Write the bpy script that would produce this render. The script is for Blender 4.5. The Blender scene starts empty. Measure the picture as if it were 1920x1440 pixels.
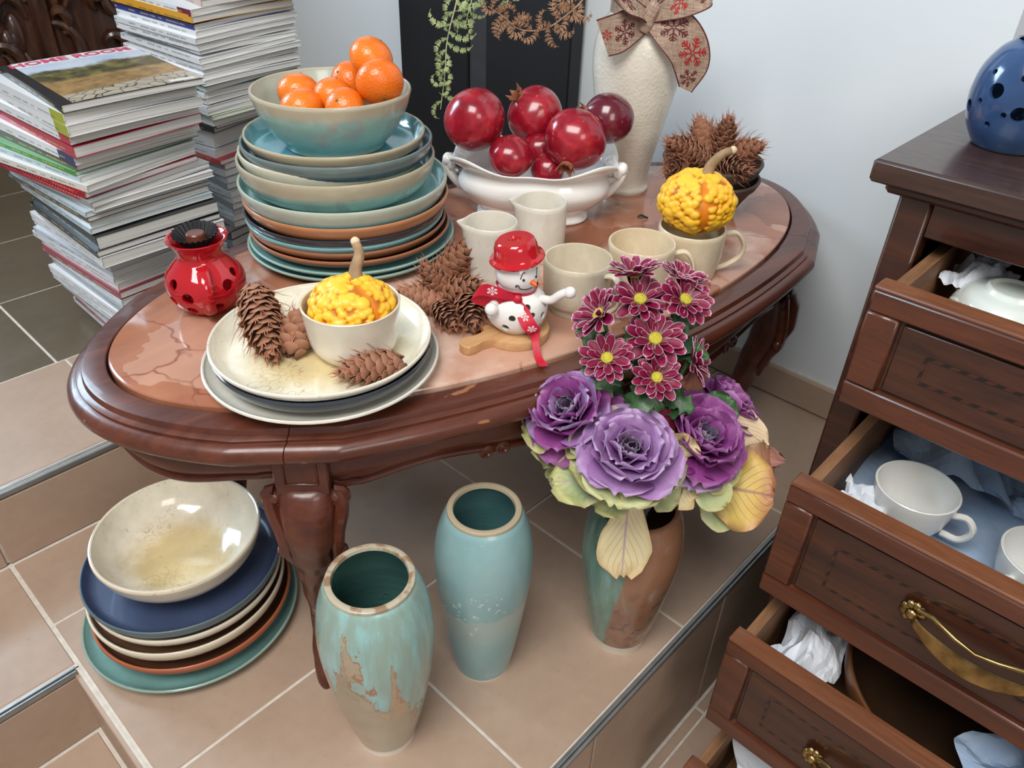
import bpy, bmesh, math, random
import numpy as np
from mathutils import Vector, Matrix, noise as mnoise
random.seed(7)
PI = math.pi
C = bpy.context.scene.collection
SC = bpy.context.scene

# ---------------------------------------------------------------- camera
cam_d = bpy.data.cameras.new('camera'); cam = bpy.data.objects.new('camera', cam_d); C.objects.link(cam)
cam_d.sensor_width = 36.0; cam_d.sensor_fit = 'HORIZONTAL'; cam_d.lens = 36.0 * 1462.0 / 1920.0
cam_d.clip_start = 0.02
_p, _r = math.radians(35.12), math.radians(1.98)
_f = Vector((0, math.cos(_p), -math.sin(_p))); _x = Vector((1, 0, 0)); _u = _x.cross(_f)
_X = math.cos(_r) * _x + math.sin(_r) * _u; _U = -math.sin(_r) * _x + math.cos(_r) * _u
cam.matrix_world = Matrix(((_X.x, _U.x, -_f.x, 0), (_X.y, _U.y, -_f.y, 0), (_X.z, _U.z, -_f.z, 0.95), (0, 0, 0, 1)))
SC.camera = cam

# ---------------------------------------------------------------- light
w = bpy.data.worlds.new('world'); SC.world = w; w.use_nodes = True
w.node_tree.nodes['Background'].inputs[0].default_value = (0.93, 0.96, 1.0, 1)
w.node_tree.nodes['Background'].inputs[1].default_value = 0.34
def area(name, loc, target, sx, sy, power, col):
    l = bpy.data.lights.new(name, 'AREA'); l.shape = 'RECTANGLE'; l.size = sx; l.size_y = sy; l.energy = power; l.color = col
    o = bpy.data.objects.new(name, l); C.objects.link(o); o.location = loc
    o.rotation_euler = (Vector(target) - Vector(loc)).to_track_quat('-Z', 'Y').to_euler(); return o
area('window_light', (-0.55, -0.55, 2.7), (0.0, 1.0, 0.2), 1.4, 1.2, 72, (1.0, 0.985, 0.955))
area('shop_window_light', (1.0, -1.7, 1.9), (0.2, 1.0, 0.3), 1.0, 1.0, 20, (1.0, 0.91, 0.80))
area('side_window_light', (-3.0, 2.4, 2.0), (0.6, 1.6, 0.4), 1.2, 1.4, 95, (0.62, 0.82, 1.0))
SC.view_settings.view_transform = 'Standard'
try: SC.view_settings.look = 'None'
except Exception: pass
SC.view_settings.gamma = 1.0; SC.view_settings.use_curve_mapping = False
SC.view_settings.exposure = 0.0

# ---------------------------------------------------------------- helpers
_th = math.radians(47.63)
uA = Vector((math.cos(_th), math.sin(_th), 0)); uB = Vector((-math.sin(_th), math.cos(_th), 0))
def AB(a, b, z=0.0): return uA * a + uB * b + Vector((0, 0, z))
ROOM = Matrix.Rotation(_th, 4, 'Z')
def S(r, g, b):
    f = lambda c: ((c / 255 + 0.055) / 1.055) ** 2.4 if c > 10 else c / 255 / 12.92
    return (f(r), f(g), f(b), 1)

class MT:
    def __init__(s, name, rough=0.5, coat=0.0, metal=0.0, spec=0.5, trans=0.0):
        s.m = bpy.data.materials.new(name); s.m.use_nodes = True; s.t = s.m.node_tree; s.n = s.t.nodes
        s.b = s.n['Principled BSDF']; i = s.b.inputs
        i['Roughness'].default_value = rough; i['Metallic'].default_value = metal
        i['Coat Weight'].default_value = coat; i['Coat Roughness'].default_value = 0.08
        i['Specular IOR Level'].default_value = spec
        s._co = None
    def co(s):
        if s._co is None: s._co = s.n.new('ShaderNodeTexCoord').outputs['Object']
        return s._co
    def gen(s): return s.n.new('ShaderNodeTexCoord').outputs['Generated']
    def put(s, sock, v):
        if hasattr(v, 'is_output') or isinstance(v, bpy.types.NodeSocket): s.t.links.new(v, sock)
        else: sock.default_value = v
    def map(s, v=None, scale=(1, 1, 1), loc=(0, 0, 0), rot=(0, 0, 0)):
        n = s.n.new('ShaderNodeMapping'); s.put(n.inputs['Vector'], v or s.co())
        n.inputs['Scale'].default_value = scale; n.inputs['Location'].default_value = loc; n.inputs['Rotation'].default_value = rot
        return n.outputs[0]
    def noise(s, scale, detail=3, rough=0.5, v=None, dist=0.0, out=0):
        n = s.n.new('ShaderNodeTexNoise'); s.put(n.inputs['Vector'], v or s.co())
        n.inputs['Scale'].default_value = scale; n.inputs['Detail'].default_value = detail
        n.inputs['Roughness'].default_value = rough; n.inputs['Distortion'].default_value = dist
        return n.outputs[out]
    def voro(s, scale, feature='F1', v=None, rnd=1.0, out='Distance'):
        n = s.n.new('ShaderNodeTexVoronoi'); n.feature = feature; s.put(n.inputs['Vector'], v or s.co())
        n.inputs['Scale'].default_value = scale; n.inputs['Randomness'].default_value = rnd
        return n.outputs[out]
    def wave(s, scale, v=None, dist=2.0, detail=2, dscale=1.0, direction='X', kind='BANDS'):
        n = s.n.new('ShaderNodeTexWave'); n.wave_type = kind; n.bands_direction = direction; s.put(n.inputs['Vector'], v or s.co())
        n.inputs['Scale'].default_value = scale; n.inputs['Distortion'].default_value = dist
        n.inputs['Detail'].default_value = detail; n.inputs['Detail Scale'].default_value = dscale
        return n.outputs['Fac']
    def ramp(s, fac, stops, interp='LINEAR'):
        n = s.n.new('ShaderNodeValToRGB'); s.put(n.inputs[0], fac); e = n.color_ramp.elements; n.color_ramp.interpolation = interp
        while len(e) < len(stops): e.new(0.5)
        for k, (p, c) in enumerate(stops):
            e[k].position = p; e[k].color = c if not isinstance(c, (int, float)) else (c, c, c, 1)
        return n.outputs[0]
    def mix(s, fac, a, b, mode='MIX'):
        n = s.n.new('ShaderNodeMix'); n.data_type = 'RGBA'; n.blend_type = mode
        s.put(n.inputs[0], fac); s.put(n.inputs[6], a); s.put(n.inputs[7], b); return n.outputs[2]
    def math(s, op, a, b=0.0, clamp=False):
        n = s.n.new('ShaderNodeMath'); n.operation = op; n.use_clamp = clamp; s.put(n.inputs[0], a); s.put(n.inputs[1], b); return n.outputs[0]
    def sep(s, v=None):
        n = s.n.new('ShaderNodeSeparateXYZ'); s.put(n.inputs[0], v or s.co()); return n.outputs
    def attr(s, name):
        n = s.n.new('ShaderNodeAttribute'); n.attribute_name = name; return n.outputs['Fac']
    def rnd(s): return s.n.new('ShaderNodeObjectInfo').outputs['Random']
    def step(s, v, a, b):   # 0 below a, 1 above b
        n = s.n.new('ShaderNodeMapRange'); n.interpolation_type = 'SMOOTHSTEP'; s.put(n.inputs[0], v)
        n.inputs[1].default_value = a; n.inputs[2].default_value = b; return n.outputs[0]
    def bump(s, h, strength=0.3, dist=0.01):
        n = s.n.new('ShaderNodeBump'); n.inputs['Strength'].default_value = strength; n.inputs['Distance'].default_value = dist
        s.put(n.inputs['Height'], h); s.t.links.new(n.outputs[0], s.b.inputs['Normal']); return s
    def col(s, c): s.put(s.b.inputs['Base Color'], c); return s
    def rough(s, c): s.put(s.b.inputs['Roughness'], c); return s
    def sss(s, w_, r): s.b.inputs['Subsurface Weight'].default_value = w_; s.b.inputs['Subsurface Radius'].default_value = r; s.b.inputs['Subsurface Scale'].default_value = 0.01; return s

def plain(name, rgb, rough=0.5, coat=0.0, metal=0.0, var=0.12, scale=30.0, bump=0.0):
    m = MT(name, rough, coat, metal); c = S(*rgb); d = tuple(x * (1 - var) for x in c[:3]) + (1,); h = tuple(min(1, x * (1 + var)) for x in c[:3]) + (1,)
    n = m.noise(scale, 4); m.col(m.ramp(n, [(0.3, d), (0.7, h)]))
    if bump: m.bump(m.noise(scale * 6, 3), bump, 0.003)
    return m.m

class MB:
    """collects geometry; build() links it as ONE mesh object"""
    def __init__(s): s.v = []; s.f = []
    def add(s, vs, fs, M=None):
        o = len(s.v)
        s.v.extend([tuple(M @ Vector(p)) for p in vs] if M is not None else [tuple(p) for p in vs])
        s.f.extend([tuple(o + i for i in f) for f in fs]); return s
    def box(s, c, d, M=None, bev=0.0, taper=None):
        hx, hy, hz = d[0] / 2, d[1] / 2, d[2] / 2
        if bev <= 0:
            vs = [(c[0] + a * hx, c[1] + b * hy, c[2] + e * hz) for e in (-1, 1) for b in (-1, 1) for a in (-1, 1)]
            return s.add(vs, [(0, 2, 3, 1), (4, 5, 7, 6), (0, 1, 5, 4), (2, 6, 7, 3), (0, 4, 6, 2), (1, 3, 7, 5)], M)
        bev = min(bev, hx * .9, hy * .9, hz * .9)
        vs = []; fs = []; idx = {}
        for a in (-1, 1):
            for b in (-1, 1):
                for e in (-1, 1):
                    for k in range(3):
                        q = [a * hx, b * hy, e * hz]
                        for j in range(3):
                            if j != k: q[j] -= (a, b, e)[j] * bev
                        idx[(a, b, e, k)] = len(vs); vs.append((c[0] + q[0], c[1] + q[1], c[2] + q[2]))
        R = (-1, 1)
        for k in range(3):
            i, j = [q for q in range(3) if q != k]
            for sg in R:
                L = []
                for (a, b) in ((-1, -1), (1, -1), (1, 1), (-1, 1)):
                    q = [0, 0, 0]; q[k] = sg; q[i] = a; q[j] = b; L.append(idx[(*q, k)])
                fs.append(tuple(L))
            for a in R:
                for b in R:
                    L = []
                    for (sg, kk) in ((-1, i), (1, i), (1, j), (-1, j)):
                        q = [0, 0, 0]; q[k] = sg; q[i] = a; q[j] = b; L.append(idx[(*q, kk)])
                    fs.append(tuple(L))
        for a in R:
            for b in R:
                for e in R: fs.append(tuple(idx[(a, b, e, k)] for k in range(3)))
        return s.add(vs, fs, M)
    def lathe(s, prof, n=48, M=None, closed=False, fn=None):
        """prof [(r,z)]; ends with r=0 close to a pole; fn(angle,r,z)->(x,y,z)"""
        vs = []; rows = []
        for r, z in prof:
            if r <= 1e-6: rows.append([len(vs)]); vs.append((0, 0, z) if fn is None else fn(0, 0, z))
            else:
                rows.append(list(range(len(vs), len(vs) + n)))
                for k in range(n):
                    a = 2 * PI * k / n; vs.append((r * math.cos(a), r * math.sin(a), z) if fn is None else fn(a, r, z))
        fs = []; R = len(rows)
        for i in range(R if closed else R - 1):
            A, B = rows[i], rows[(i + 1) % R]
            for k in range(n):
                k2 = (k + 1) % n
                if len(A) == 1 and len(B) == 1: continue
                if len(A) == 1: fs.append((A[0], B[k2], B[k]))
                elif len(B) == 1: fs.append((A[k], A[k2], B[0]))
                else: fs.append((A[k], A[k2], B[k2], B[k]))
        return s.add(vs, fs, M)
    def tube(s, pts, rad, n=8, cap=True, closed=False, M=None, flat=1.0, up=None):
        P = [Vector(p) for p in pts]; N = len(P); rads = rad if hasattr(rad, '__len__') else [rad] * N
        vs = []; fs = []; prev = None
        for i in range(N):
            if closed: t = P[(i + 1) % N] - P[i - 1]
            else: t = P[min(i + 1, N - 1)] - P[max(i - 1, 0)]
            if t.length < 1e-9: t = Vector((0, 0, 1))
            t.normalize()
            if prev is None:
                ref = Vector(up) if up is not None else (Vector((0, 0, 1)) if abs(t.z) < 0.9 else Vector((1, 0, 0)))
                x = ref - t * ref.dot(t); x.normalize()
            else:
                x = prev - t * prev.dot(t)
                if x.length < 1e-6: x = t.orthogonal()
                x.normalize()
            prev = x; y = t.cross(x)
            for k in range(n):
                a = 2 * PI * k / n; vs.append(P[i] + x * (rads[i] * flat * math.cos(a)) + y * (rads[i] * math.sin(a)))
        for i in range(N if closed else N - 1):
            j = (i + 1) % N
            for k in range(n): fs.append((i * n + k, i * n + (k + 1) % n, j * n + (k + 1) % n, j * n + k))
        if cap and not closed: fs.append(tuple(range(n))[::-1]); fs.append(tuple((N - 1) * n + k for k in range(n)))
        return s.add(vs, fs, M)
    def grid(s, fn, nu, nv, M=None, cu=False, cv=False):
        vs = [fn(i / (nu if cu else nu - 1), j / (nv if cv else nv - 1)) for i in range(nu) for j in range(nv)]; fs = []
        for i in range(nu if cu else nu - 1):
            for j in range(nv if cv else nv - 1):
                i2, j2 = (i + 1) % nu, (j + 1) % nv; fs.append((i * nv + j, i2 * nv + j, i2 * nv + j2, i * nv + j2))
        return s.add(vs, fs, M)
    def ball(s, c, r, n=16, m=10, M=None):
        rr = r if hasattr(r, '__len__') else (r, r, r)
        pr = [(math.sin(PI * i / m), -math.cos(PI * i / m)) for i in range(m + 1)]; pr[0] = (0, -1); pr[-1] = (0, 1)
        return s.lathe(pr, n, M, fn=lambda a, q, z: (c[0] + rr[0] * q * math.cos(a), c[1] + rr[1] * q * math.sin(a), c[2] + rr[2] * z))
    def mesh(s, name, smooth=40):
        me = bpy.data.meshes.new(name); me.from_pydata(s.v, [], s.f); me.validate()
        bm = bmesh.new(); bm.from_mesh(me); bmesh.ops.recalc_face_normals(bm, faces=bm.faces); bm.to_mesh(me); bm.free()
        if smooth:
            me.polygons.foreach_set('use_smooth', [True] * len(me.polygons)); me.set_sharp_from_angle(angle=math.radians(smooth))
        return me
    def build(s, name, mat, parent=None, loc=None, rot=None, smooth=40, attrs=None):
        me = s.mesh(name, smooth)
        if attrs:
            for k, arr in attrs.items():
                a = me.attributes.new(k, 'FLOAT', 'POINT'); a.data.foreach_set('value', np.asarray(arr, dtype=np.float32))
        return put(name, me, mat, parent, loc, rot)

def put(name, me, mat, parent=None, loc=None, rot=None, mx=None):
    if mat is not None and not me.materials: me.materials.append(mat)
    o = bpy.data.objects.new(name, me); C.objects.link(o)
    if parent is not None: o.parent = parent
    if mx is not None: o.matrix_local = mx
    if loc is not None: o.location = loc
    if rot is not None: o.rotation_euler = rot
    return o
def tag(o, label, cat, group=None, kind=None):
    o['label'] = label; o['category'] = cat
    if group: o['group'] = group
    if kind: o['kind'] = kind
    return o
def struct(o): o['kind'] = 'structure'; return o
def thing(name, label, cat, loc=(0, 0, 0), rz=0.0, group=None, rot=None):
    o = bpy.data.objects.new(name, None); C.objects.link(o); o.location = loc; o.rotation_euler = rot if rot else (0, 0, rz)
    o.empty_display_size = 0.02
    return tag(o, label, cat, group)
def dup(o, parent=None, mx=None):
    c = o.copy(); C.objects.link(c)
    if parent is not None: c.parent = parent
    if mx is not None: c.matrix_local = mx
    return c
def basis(loc, z, x=None):
    """matrix with local z along z, local x close to x"""
    z = Vector(z).normalized(); x = Vector(x) if x is not None else Vector((1, 0, 0))
    x = x - z * x.dot(z)
    if x.length < 1e-5: x = z.orthogonal()
    x.normalize(); y = z.cross(x)
    return Matrix(((x.x, y.x, z.x, loc[0]), (x.y, y.y, z.y, loc[1]), (x.z, y.z, z.z, loc[2]), (0, 0, 0, 1)))
def spline(pts, n):
    """Catmull-Rom through pts -> n samples"""
    P = [Vector(p) for p in pts]; P = [P[0] * 2 - P[1]] + P + [P[-1] * 2 - P[-2]]; out = []; m = len(P) - 3
    for k in range(n):
        t = k / (n - 1) * m; i = min(int(t), m - 1); t -= i; a, b, c, d = P[i:i + 4]
        out.append(0.5 * ((2 * b) + (c - a) * t + (2 * a - 5 * b + 4 * c - d) * t * t + (3 * b - a - 3 * c + d) * t ** 3))
    return out
def smooth_prof(pts, n):
    q = spline([(r, z, 0) for r, z in pts], n); return [(max(0.0, p.x), p.y) for p in q]
def lerp(a, b, t): return a + (b - a) * t
def itp(tab, x):
    if x <= tab[0][0]: return tab[0][1:]
    for a, b in zip(tab, tab[1:]):
        if x <= b[0]:
            t = (x - a[0]) / (b[0] - a[0]); t = t * t * (3 - 2 * t); return tuple(lerp(p, q, t) for p, q in zip(a[1:], b[1:]))
    return tab[-1][1:]
def drill(o, cutters):
    """cut holes through a closed shell"""
    mb = MB()
    for p, d, r, ln in cutters:
        mx = basis(p, d); mb.lathe([(0, -ln), (r, -ln), (r, ln), (0, ln)], 20, mx)
    cme = mb.mesh('cut', 0); co = bpy.data.objects.new('cut', cme); C.objects.link(co); co.matrix_world = o.matrix_world.copy()
    m = o.modifiers.new('b', 'BOOLEAN'); m.object = co; m.operation = 'DIFFERENCE'; m.solver = 'EXACT'
    bpy.context.view_layer.update()
    old = o.data; mats = list(old.materials)
    ev = o.evaluated_get(bpy.context.evaluated_depsgraph_get()); me = bpy.data.meshes.new_from_object(ev)
    o.modifiers.clear(); o.data = me; me.materials.clear(); [me.materials.append(q) for q in mats]
    me.polygons.foreach_set('use_smooth', [True] * len(me.polygons)); me.set_sharp_from_angle(angle=math.radians(40))
    bpy.data.objects.remove(co); bpy.data.meshes.remove(cme)
def text_mesh(txt, size, depth=0.0002, bold=0.0):
    cu = bpy.data.curves.new('t', 'FONT'); cu.body = txt; cu.size = size; cu.extrude = depth; cu.offset = bold; cu.align_x = 'CENTER'; cu.align_y = 'CENTER'; cu.resolution_u = 2
    o = bpy.data.objects.new('t', cu); C.objects.link(o); bpy.context.view_layer.update()
    me = bpy.data.meshes.new_from_object(o.evaluated_get(bpy.context.evaluated_depsgraph_get())); bpy.data.objects.remove(o); bpy.data.curves.remove(cu); return me

# ---------------------------------------------------------------- materials
def tile_mat(name, lo, hi, rough=0.42):
    m = MT(name, rough); mp = m.map(m.co(), (1, 1, 1))
    n = m.n.new('ShaderNodeVectorMath'); n.operation = 'ADD'; m.t.links.new(mp, n.inputs[0])
    cx = m.n.new('ShaderNodeCombineXYZ'); r = m.rnd(); m.put(cx.inputs[0], m.math('MULTIPLY', r, 37.0)); m.put(cx.inputs[1], m.math('MULTIPLY', r, 11.0)); m.t.links.new(cx.outputs[0], n.inputs[1])
    v = n.outputs[0]
    a = m.noise(5.0, 5, 0.6, v); b = m.noise(60.0, 3, 0.6, v)
    c = m.mix(m.math('ADD', m.math('MULTIPLY', a, 0.75), m.math('MULTIPLY', b, 0.25)), S(*lo), S(*hi))
    c = m.mix(m.step(m.noise(220, 2, 0.5, v), 0.70, 0.78), c, S(150, 118, 95))
    m.col(c); m.rough(m.ramp(m.noise(9, 3, 0.5, v), [(0.3, rough - 0.08), (0.7, rough + 0.12)])); m.bump(b, 0.08, 0.002); return m.m
TILE = tile_mat('beige_tile', (144, 119, 101), (190, 166, 146))
DTILE = tile_mat('olive_tile', (82, 72, 58), (112, 100, 82), 0.35)
GROUT = plain('grout', (205, 196, 184), 0.9, var=0.1, scale=80)
PLASTER = MT('white_plaster', 0.85); PLASTER.col(PLASTER.ramp(PLASTER.noise(3, 4), [(0.3, S(212, 219, 223)), (0.7, S(220, 226, 230))])).bump(PLASTER.noise(90, 4, 0.6), 0.06, 0.004); PLASTER = PLASTER.m
METAL = plain('step_trim_metal', (150, 152, 152), 0.35, metal=0.7, var=0.15)

def wood(name, dark, mid, lite, rough=0.3, coat=0.4, axis='X', wear=0.0, scale=1.0):
    m = MT(name, rough, coat); sc = {'X': (1.5, 14, 14), 'Y': (14, 1.5, 14), 'Z': (14, 14, 1.5)}[axis]
    v = m.map(m.co(), tuple(q * scale for q in sc))
    g = m.noise(3.0, 6, 0.65, v, 0.6); f = m.noise(16.0, 3, 0.7, v)
    c = m.ramp(m.math('ADD', m.math('MULTIPLY', g, 0.8), m.math('MULTIPLY', f, 0.2)), [(0.3, S(*dark)), (0.5, S(*mid)), (0.72, S(*lite))])
    if wear > 0:
        sp = m.step(m.noise(30, 3, 0.6, m.map(m.co(), (0.5, 1.0, 1.6))), 0.70, 0.735); c = m.mix(m.math('MULTIPLY', sp, wear), c, S(178, 122, 80))
    m.col(c); m.rough(m.ramp(f, [(0.2, rough * 0.8), (0.8, min(1, rough * 1.35))])); m.bump(f, 0.05, 0.002); return m.m
TABLEWOOD = wood('mahogany', (64, 29, 18), (84, 40, 25), (106, 53, 33), 0.33, 0.25, 'X', 0.6, 0.5)
CHESTWOOD = wood('walnut_front', (58, 28, 17), (84, 43, 25), (104, 56, 33), 0.36, 0.3, 'Y')
CHESTEDGE = wood('worn_drawer_edge', (92, 52, 32), (118, 72, 46), (140, 92, 62), 0.45, 0.1, 'Y')
CHESTDARK = wood('dark_walnut_panel', (38, 19, 13), (62, 32, 20), (84, 44, 26), 0.33, 0.3, 'Y', 0.0)
CHESTTOP = wood('dark_worn_top', (44, 28, 22), (58, 38, 30), (74, 50, 40), 0.34, 0.3, 'Y')
RAWWOOD = wood('raw_drawer_wood', (96, 66, 44), (128, 90, 60), (156, 114, 78), 0.6, 0.0, 'X')
LIGHTWOOD = wood('pale_beech', (166, 120, 78), (192, 146, 100), (212, 170, 124), 0.5, 0.05, 'X')
CARVED = wood('carved_dark_wood', (40, 22, 15), (66, 38, 26), (98, 62, 44), 0.28, 0.5, 'Z')
BLACKP = plain('matt_black_paint', (26, 26, 29), 0.55, var=0.2, scale=8)
GREYP = plain('dark_grey_edge', (58, 59, 62), 0.5, var=0.1)

# ---------------------------------------------------------------- room
_tile_cache = {}
def tile(parent, a0, a1, b0, b1, z, mat, gap=0.0022, axis='Z', th=0.008):
    """one tile; a/b ranges in room axes (axis Z lies flat, axis B stands on a riser, axis A stands on a wall)"""
    dx, dy = a1 - a0 - 2 * gap, b1 - b0 - 2 * gap
    if dx < 0.004 or dy < 0.004: return
    d = {'Z': (dx, dy, th), 'B': (dx, th, dy), 'A': (th, dx, dy)}[axis]; key = (tuple(round(q, 4) for q in d), mat.name)
    if key not in _tile_cache: _tile_cache[key] = MB().box((0, 0, 0), d, bev=0.0012).mesh('tile', 30)
    ca, cb = (a0 + a1) / 2, (b0 + b1) / 2
    p = {'Z': (ca, cb, z - th / 2), 'B': (ca, z + th / 2, cb), 'A': (z + th / 2, ca, cb)}[axis]
    o = put('tile', _tile_cache[key], mat, parent, p); return o
def slab(name, a0, a1, b0, b1, z0, z1, mat):
    mb = MB().box(((a0 + a1) / 2, (b0 + b1) / 2, (z0 + z1) / 2), (a1 - a0, b1 - b0, z1 - z0)); o = mb.build(name, mat, smooth=0)
    o.matrix_world = ROOM; return struct(o)
UP, LOW, WALL = 0.1325, -0.30, 1.368
AJ = [0.077 + 0.325 * k for k in range(-6, 9)]
# landing the table stands on
fl = slab('floor', 0.082, WALL, 0.301, 1.123, -0.30, -0.0015, GROUT)
for b0, b1 in ((0.303, 0.629), (0.629, 0.957), (0.957, 1.1165)):
    for a0, a1 in zip([0.084] + AJ[7:], AJ[7:] + [WALL]):
        if a0 < WALL - 0.01: tile(fl, a0, min(a1, WALL), b0, b1, 0.0, TILE)
# stair tread left of the landing
tr = slab('floor_tread', -1.6, 0.082, 0.866, 1.123, -0.30, -0.0015, GROUT)
for a0, a1 in ((0.082 - 0.66, 0.082), (-1.2, 0.082 - 0.66)): tile(tr, a0, a1, 0.868, 1.1165, 0.0, TILE)
# tread below
t0 = slab('floor_lower_tread', -1.6, 0.082, 0.30, 0.866, -0.34, -UP - 0.0015, GROUT)
for b0, b1 in ((0.55, 0.8555), (0.30, 0.55)):
    for a0, a1 in ((-0.26, 0.07), (-0.59, -0.26), (-0.92, -0.59)): tile(t0, a0, a1, b0, b1, -UP, TILE)
# upper floor
uf = slab('floor_upper', -1.8, WALL, 1.131, 4.6, -0.3, UP - 0.0015, GROUT)
for a0, a1 in zip(AJ[1:-1], AJ[2:]):
    if a0 > WALL - 0.02: continue
    tile(uf, a0 - 0.08, min(a1 - 0.08, WALL), 1.133, 1.418, UP, TILE)
DJ = [0.307 + 0.325 * k for k in range(-6, 5)]
for i in range(9):
    b0 = 1.418 + 0.3 * i
    for a0, a1 in zip(DJ[:-1], DJ[1:]):
        if a0 < WALL - 0.02: tile(uf, a0, min(a1, WALL), b0, b0 + 0.3, UP, DTILE)
# risers
r1 = slab('floor_riser_upper', -1.7, WALL, 1.124, 1.131, 0.0, UP - 0.001, GROUT)
for a0, a1 in ((-1.24, -0.58), (-0.58, 0.082), (0.082, 0.40), (0.40, 0.725), (0.725, 1.05), (1.05, WALL)): tile(r1, a0, a1, -0.002, UP - 0.012, 1.119, TILE, axis='B')
r2 = slab('floor_riser_lower', -1.6, 0.082, 0.862, 0.866, -UP, -0.001, GROUT)
for a0, a1 in ((-1.24, -0.58), (-0.58, 0.078)): tile(r2, a0, a1, -UP - 0.002, -0.012, 0.858, TILE, axis='B')
r3 = slab('floor_riser_front', 0.082, WALL, 0.297, 0.301, LOW, -0.001, GROUT)
for a0, a1 in ((0.086, 0.18), (0.18, 0.505), (0.505, 0.83), (0.83, 1.155), (1.155, WALL)): tile(r3, a0, a1, LOW + 0.004, -0.006, 0.292, TILE, axis='B')
r4 = slab('floor_riser_side', 0.078, 0.082, 0.30, 0.864, LOW, -0.001, GROUT)
for b0, b1 in ((0.31, 0.58), (0.58, 0.862)): tile(r4, b0, b1, -UP + 0.003, -0.006, 0.073, TILE, axis='A')
# metal step trims
for nm, (a0, a1, b0, b1, z) in {'trim_1': (-1.7, WALL, 1.118, 1.1325, UP), 'trim_2': (-1.6, 0.078, 0.857, 0.8675, 0.0), 'trim_3': (0.076, WALL, 0.2915, 0.303, 0.0)}.items():
    mb = MB(); w_ = b1 - b0
    mb.box(((a0 + a1) / 2, b0 + w_ * 0.72, z - 0.003), (a1 - a0, w_ * 0.5, 0.006), bev=0.001); mb.box(((a0 + a1) / 2, b0 + 0.0025, z - 0.0065), (a1 - a0, 0.005, 0.009), bev=0.0015)
    o = mb.build(nm, METAL); o.matrix_world = ROOM; struct(o)
# low shop floor on the right
lf = slab('floor_shop', -0.2, WALL, -2.2, 0.297, LOW - 0.1, LOW - 0.0015, GROUT)
for b1 in (0.29, 0.27, -0.055, -0.38, -0.705, -1.03, -1.355):
    b0 = {0.29: 0.27}.get(b1, b1 - 0.325)
    for a0, a1 in zip([q + 0.1 for q in AJ[5:-1]], [q + 0.1 for q in AJ[6:]]):
        if a0 < WALL - 0.02: tile(lf, a0, min(a1, WALL), b0, b1, LOW, TILE)
# wall and tiled skirting
wr = slab('wall_right', WALL, WALL + 0.12, 0.300, 4.6, -0.4, 2.3, PLASTER)
wr2 = slab('wall_return', WALL + 0.10, WALL + 0.24, -2.4, 0.300, -0.4, 2.3, PLASTER)
slab('floor_recess', WALL, WALL + 0.12, -2.4, 0.297, LOW - 0.1, LOW - 0.0015, GROUT)
bb = slab('baseboard_right', WALL - 0.004, WALL, 0.30, 1.123, 0.0, 0.0735, GROUT)
for b0, b1 in ((0.302, 0.56), (0.56, 0.885), (0.885, 1.121)): tile(bb, b0, b1, 0.003, 0.0715, WALL - 0.011, TILE, axis='A')
bu = slab('baseboard_upper', WALL - 0.004, WALL, 1.135, 4.5, UP, UP + 0.0735, GROUT)
for k in range(6): tile(bu, 1.135 + 0.325 * k, 1.135 + 0.325 * (k + 1), UP + 0.003, UP + 0.0715, WALL - 0.011, TILE, axis='A')

# ---------------------------------------------------------------- oval coffee table
TX, TY, TROT = -0.0072, 1.0482, math.radians(37.5)
table = thing('coffee_table', 'oval carved mahogany coffee table with pink marble top and cabriole legs', 'table', (TX, TY, 0), TROT)
LC = [math.radians(q) for q in (36.0, 50.0)]      # leg block spans these ellipse angles (mirrored)
def outline(th, d):
    """table outline offset by d from the marble edge; flat breakfronts over the legs"""
    a, b = 0.5545 + d, 0.2615 + d
    t = abs(math.atan2(math.sin(th), math.cos(th))); t = min(t, PI - t); sx = 1 if math.cos(th) >= 0 else -1; sy = 1 if math.sin(th) >= 0 else -1
    k = max(0.0, min(1.0, d / 0.03))
    P = lambda q, f: Vector((a * math.cos(q) * f, b * math.sin(q) * f))
    if LC[0] <= t <= LC[1]:
        u = (t - LC[0]) / (LC[1] - LC[0]); p = P(LC[0], 1 + 0.016 * k).lerp(P(LC[1], 1 + 0.030 * k), u) if k > 0 else P(t, 1)
        if k < 1: p = P(t, 1).lerp(p, k)
    else:
        e = max(0, 1 - (LC[0] - t) / 0.34) if t < LC[0] else max(0, 1 - (t - LC[1]) / 0.40)
        f = 0.016 if t < LC[0] else 0.030; p = P(t, 1 + f * k * e * e)
    return Vector((p.x * sx, p.y * sy))
m = MT('pink_marble', 0.12, 0.25); v = m.map(m.co(), (1, 1, 1)); nz = m.noise(4.5, 5, 0.6, v, 1.2)
base = m.ramp(nz, [(0.28, S(98, 56, 42)), (0.42, S(140, 88, 66)), (0.54, S(168, 112, 84)), (0.68, S(188, 142, 116))])
cells = m.voro(6.5, 'DISTANCE_TO_EDGE', m.mix(0.13, v, m.noise(5, 4, 0.6, v, out=1)))
light = m.step(m.noise(3.4, 4, 0.55, m.map(m.co(), (1, 1, 1), (3.1, 1.7, 0))), 0.49, 0.56)
dv = m.mix(0.16, v, m.noise(6, 4, 0.6, v, out=1)); vc = m.n.new('ShaderNodeTexVoronoi'); m.t.links.new(dv, vc.inputs['Vector']); vc.inputs['Scale'].default_value = 7.5; cell = m.sep(vc.outputs['Color'])[0]
base = m.mix(0.55, base, m.ramp(cell, [(0.1, S(118, 66, 48)), (0.4, S(164, 106, 80)), (0.65, S(178, 124, 98)), (0.9, S(204, 166, 146))]))
c = m.mix(m.math('MULTIPLY', light, 0.8), base, m.ramp(m.noise(14, 4, 0.6), [(0.3, S(188, 144, 122)), (0.6, S(222, 196, 180))]))
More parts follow.
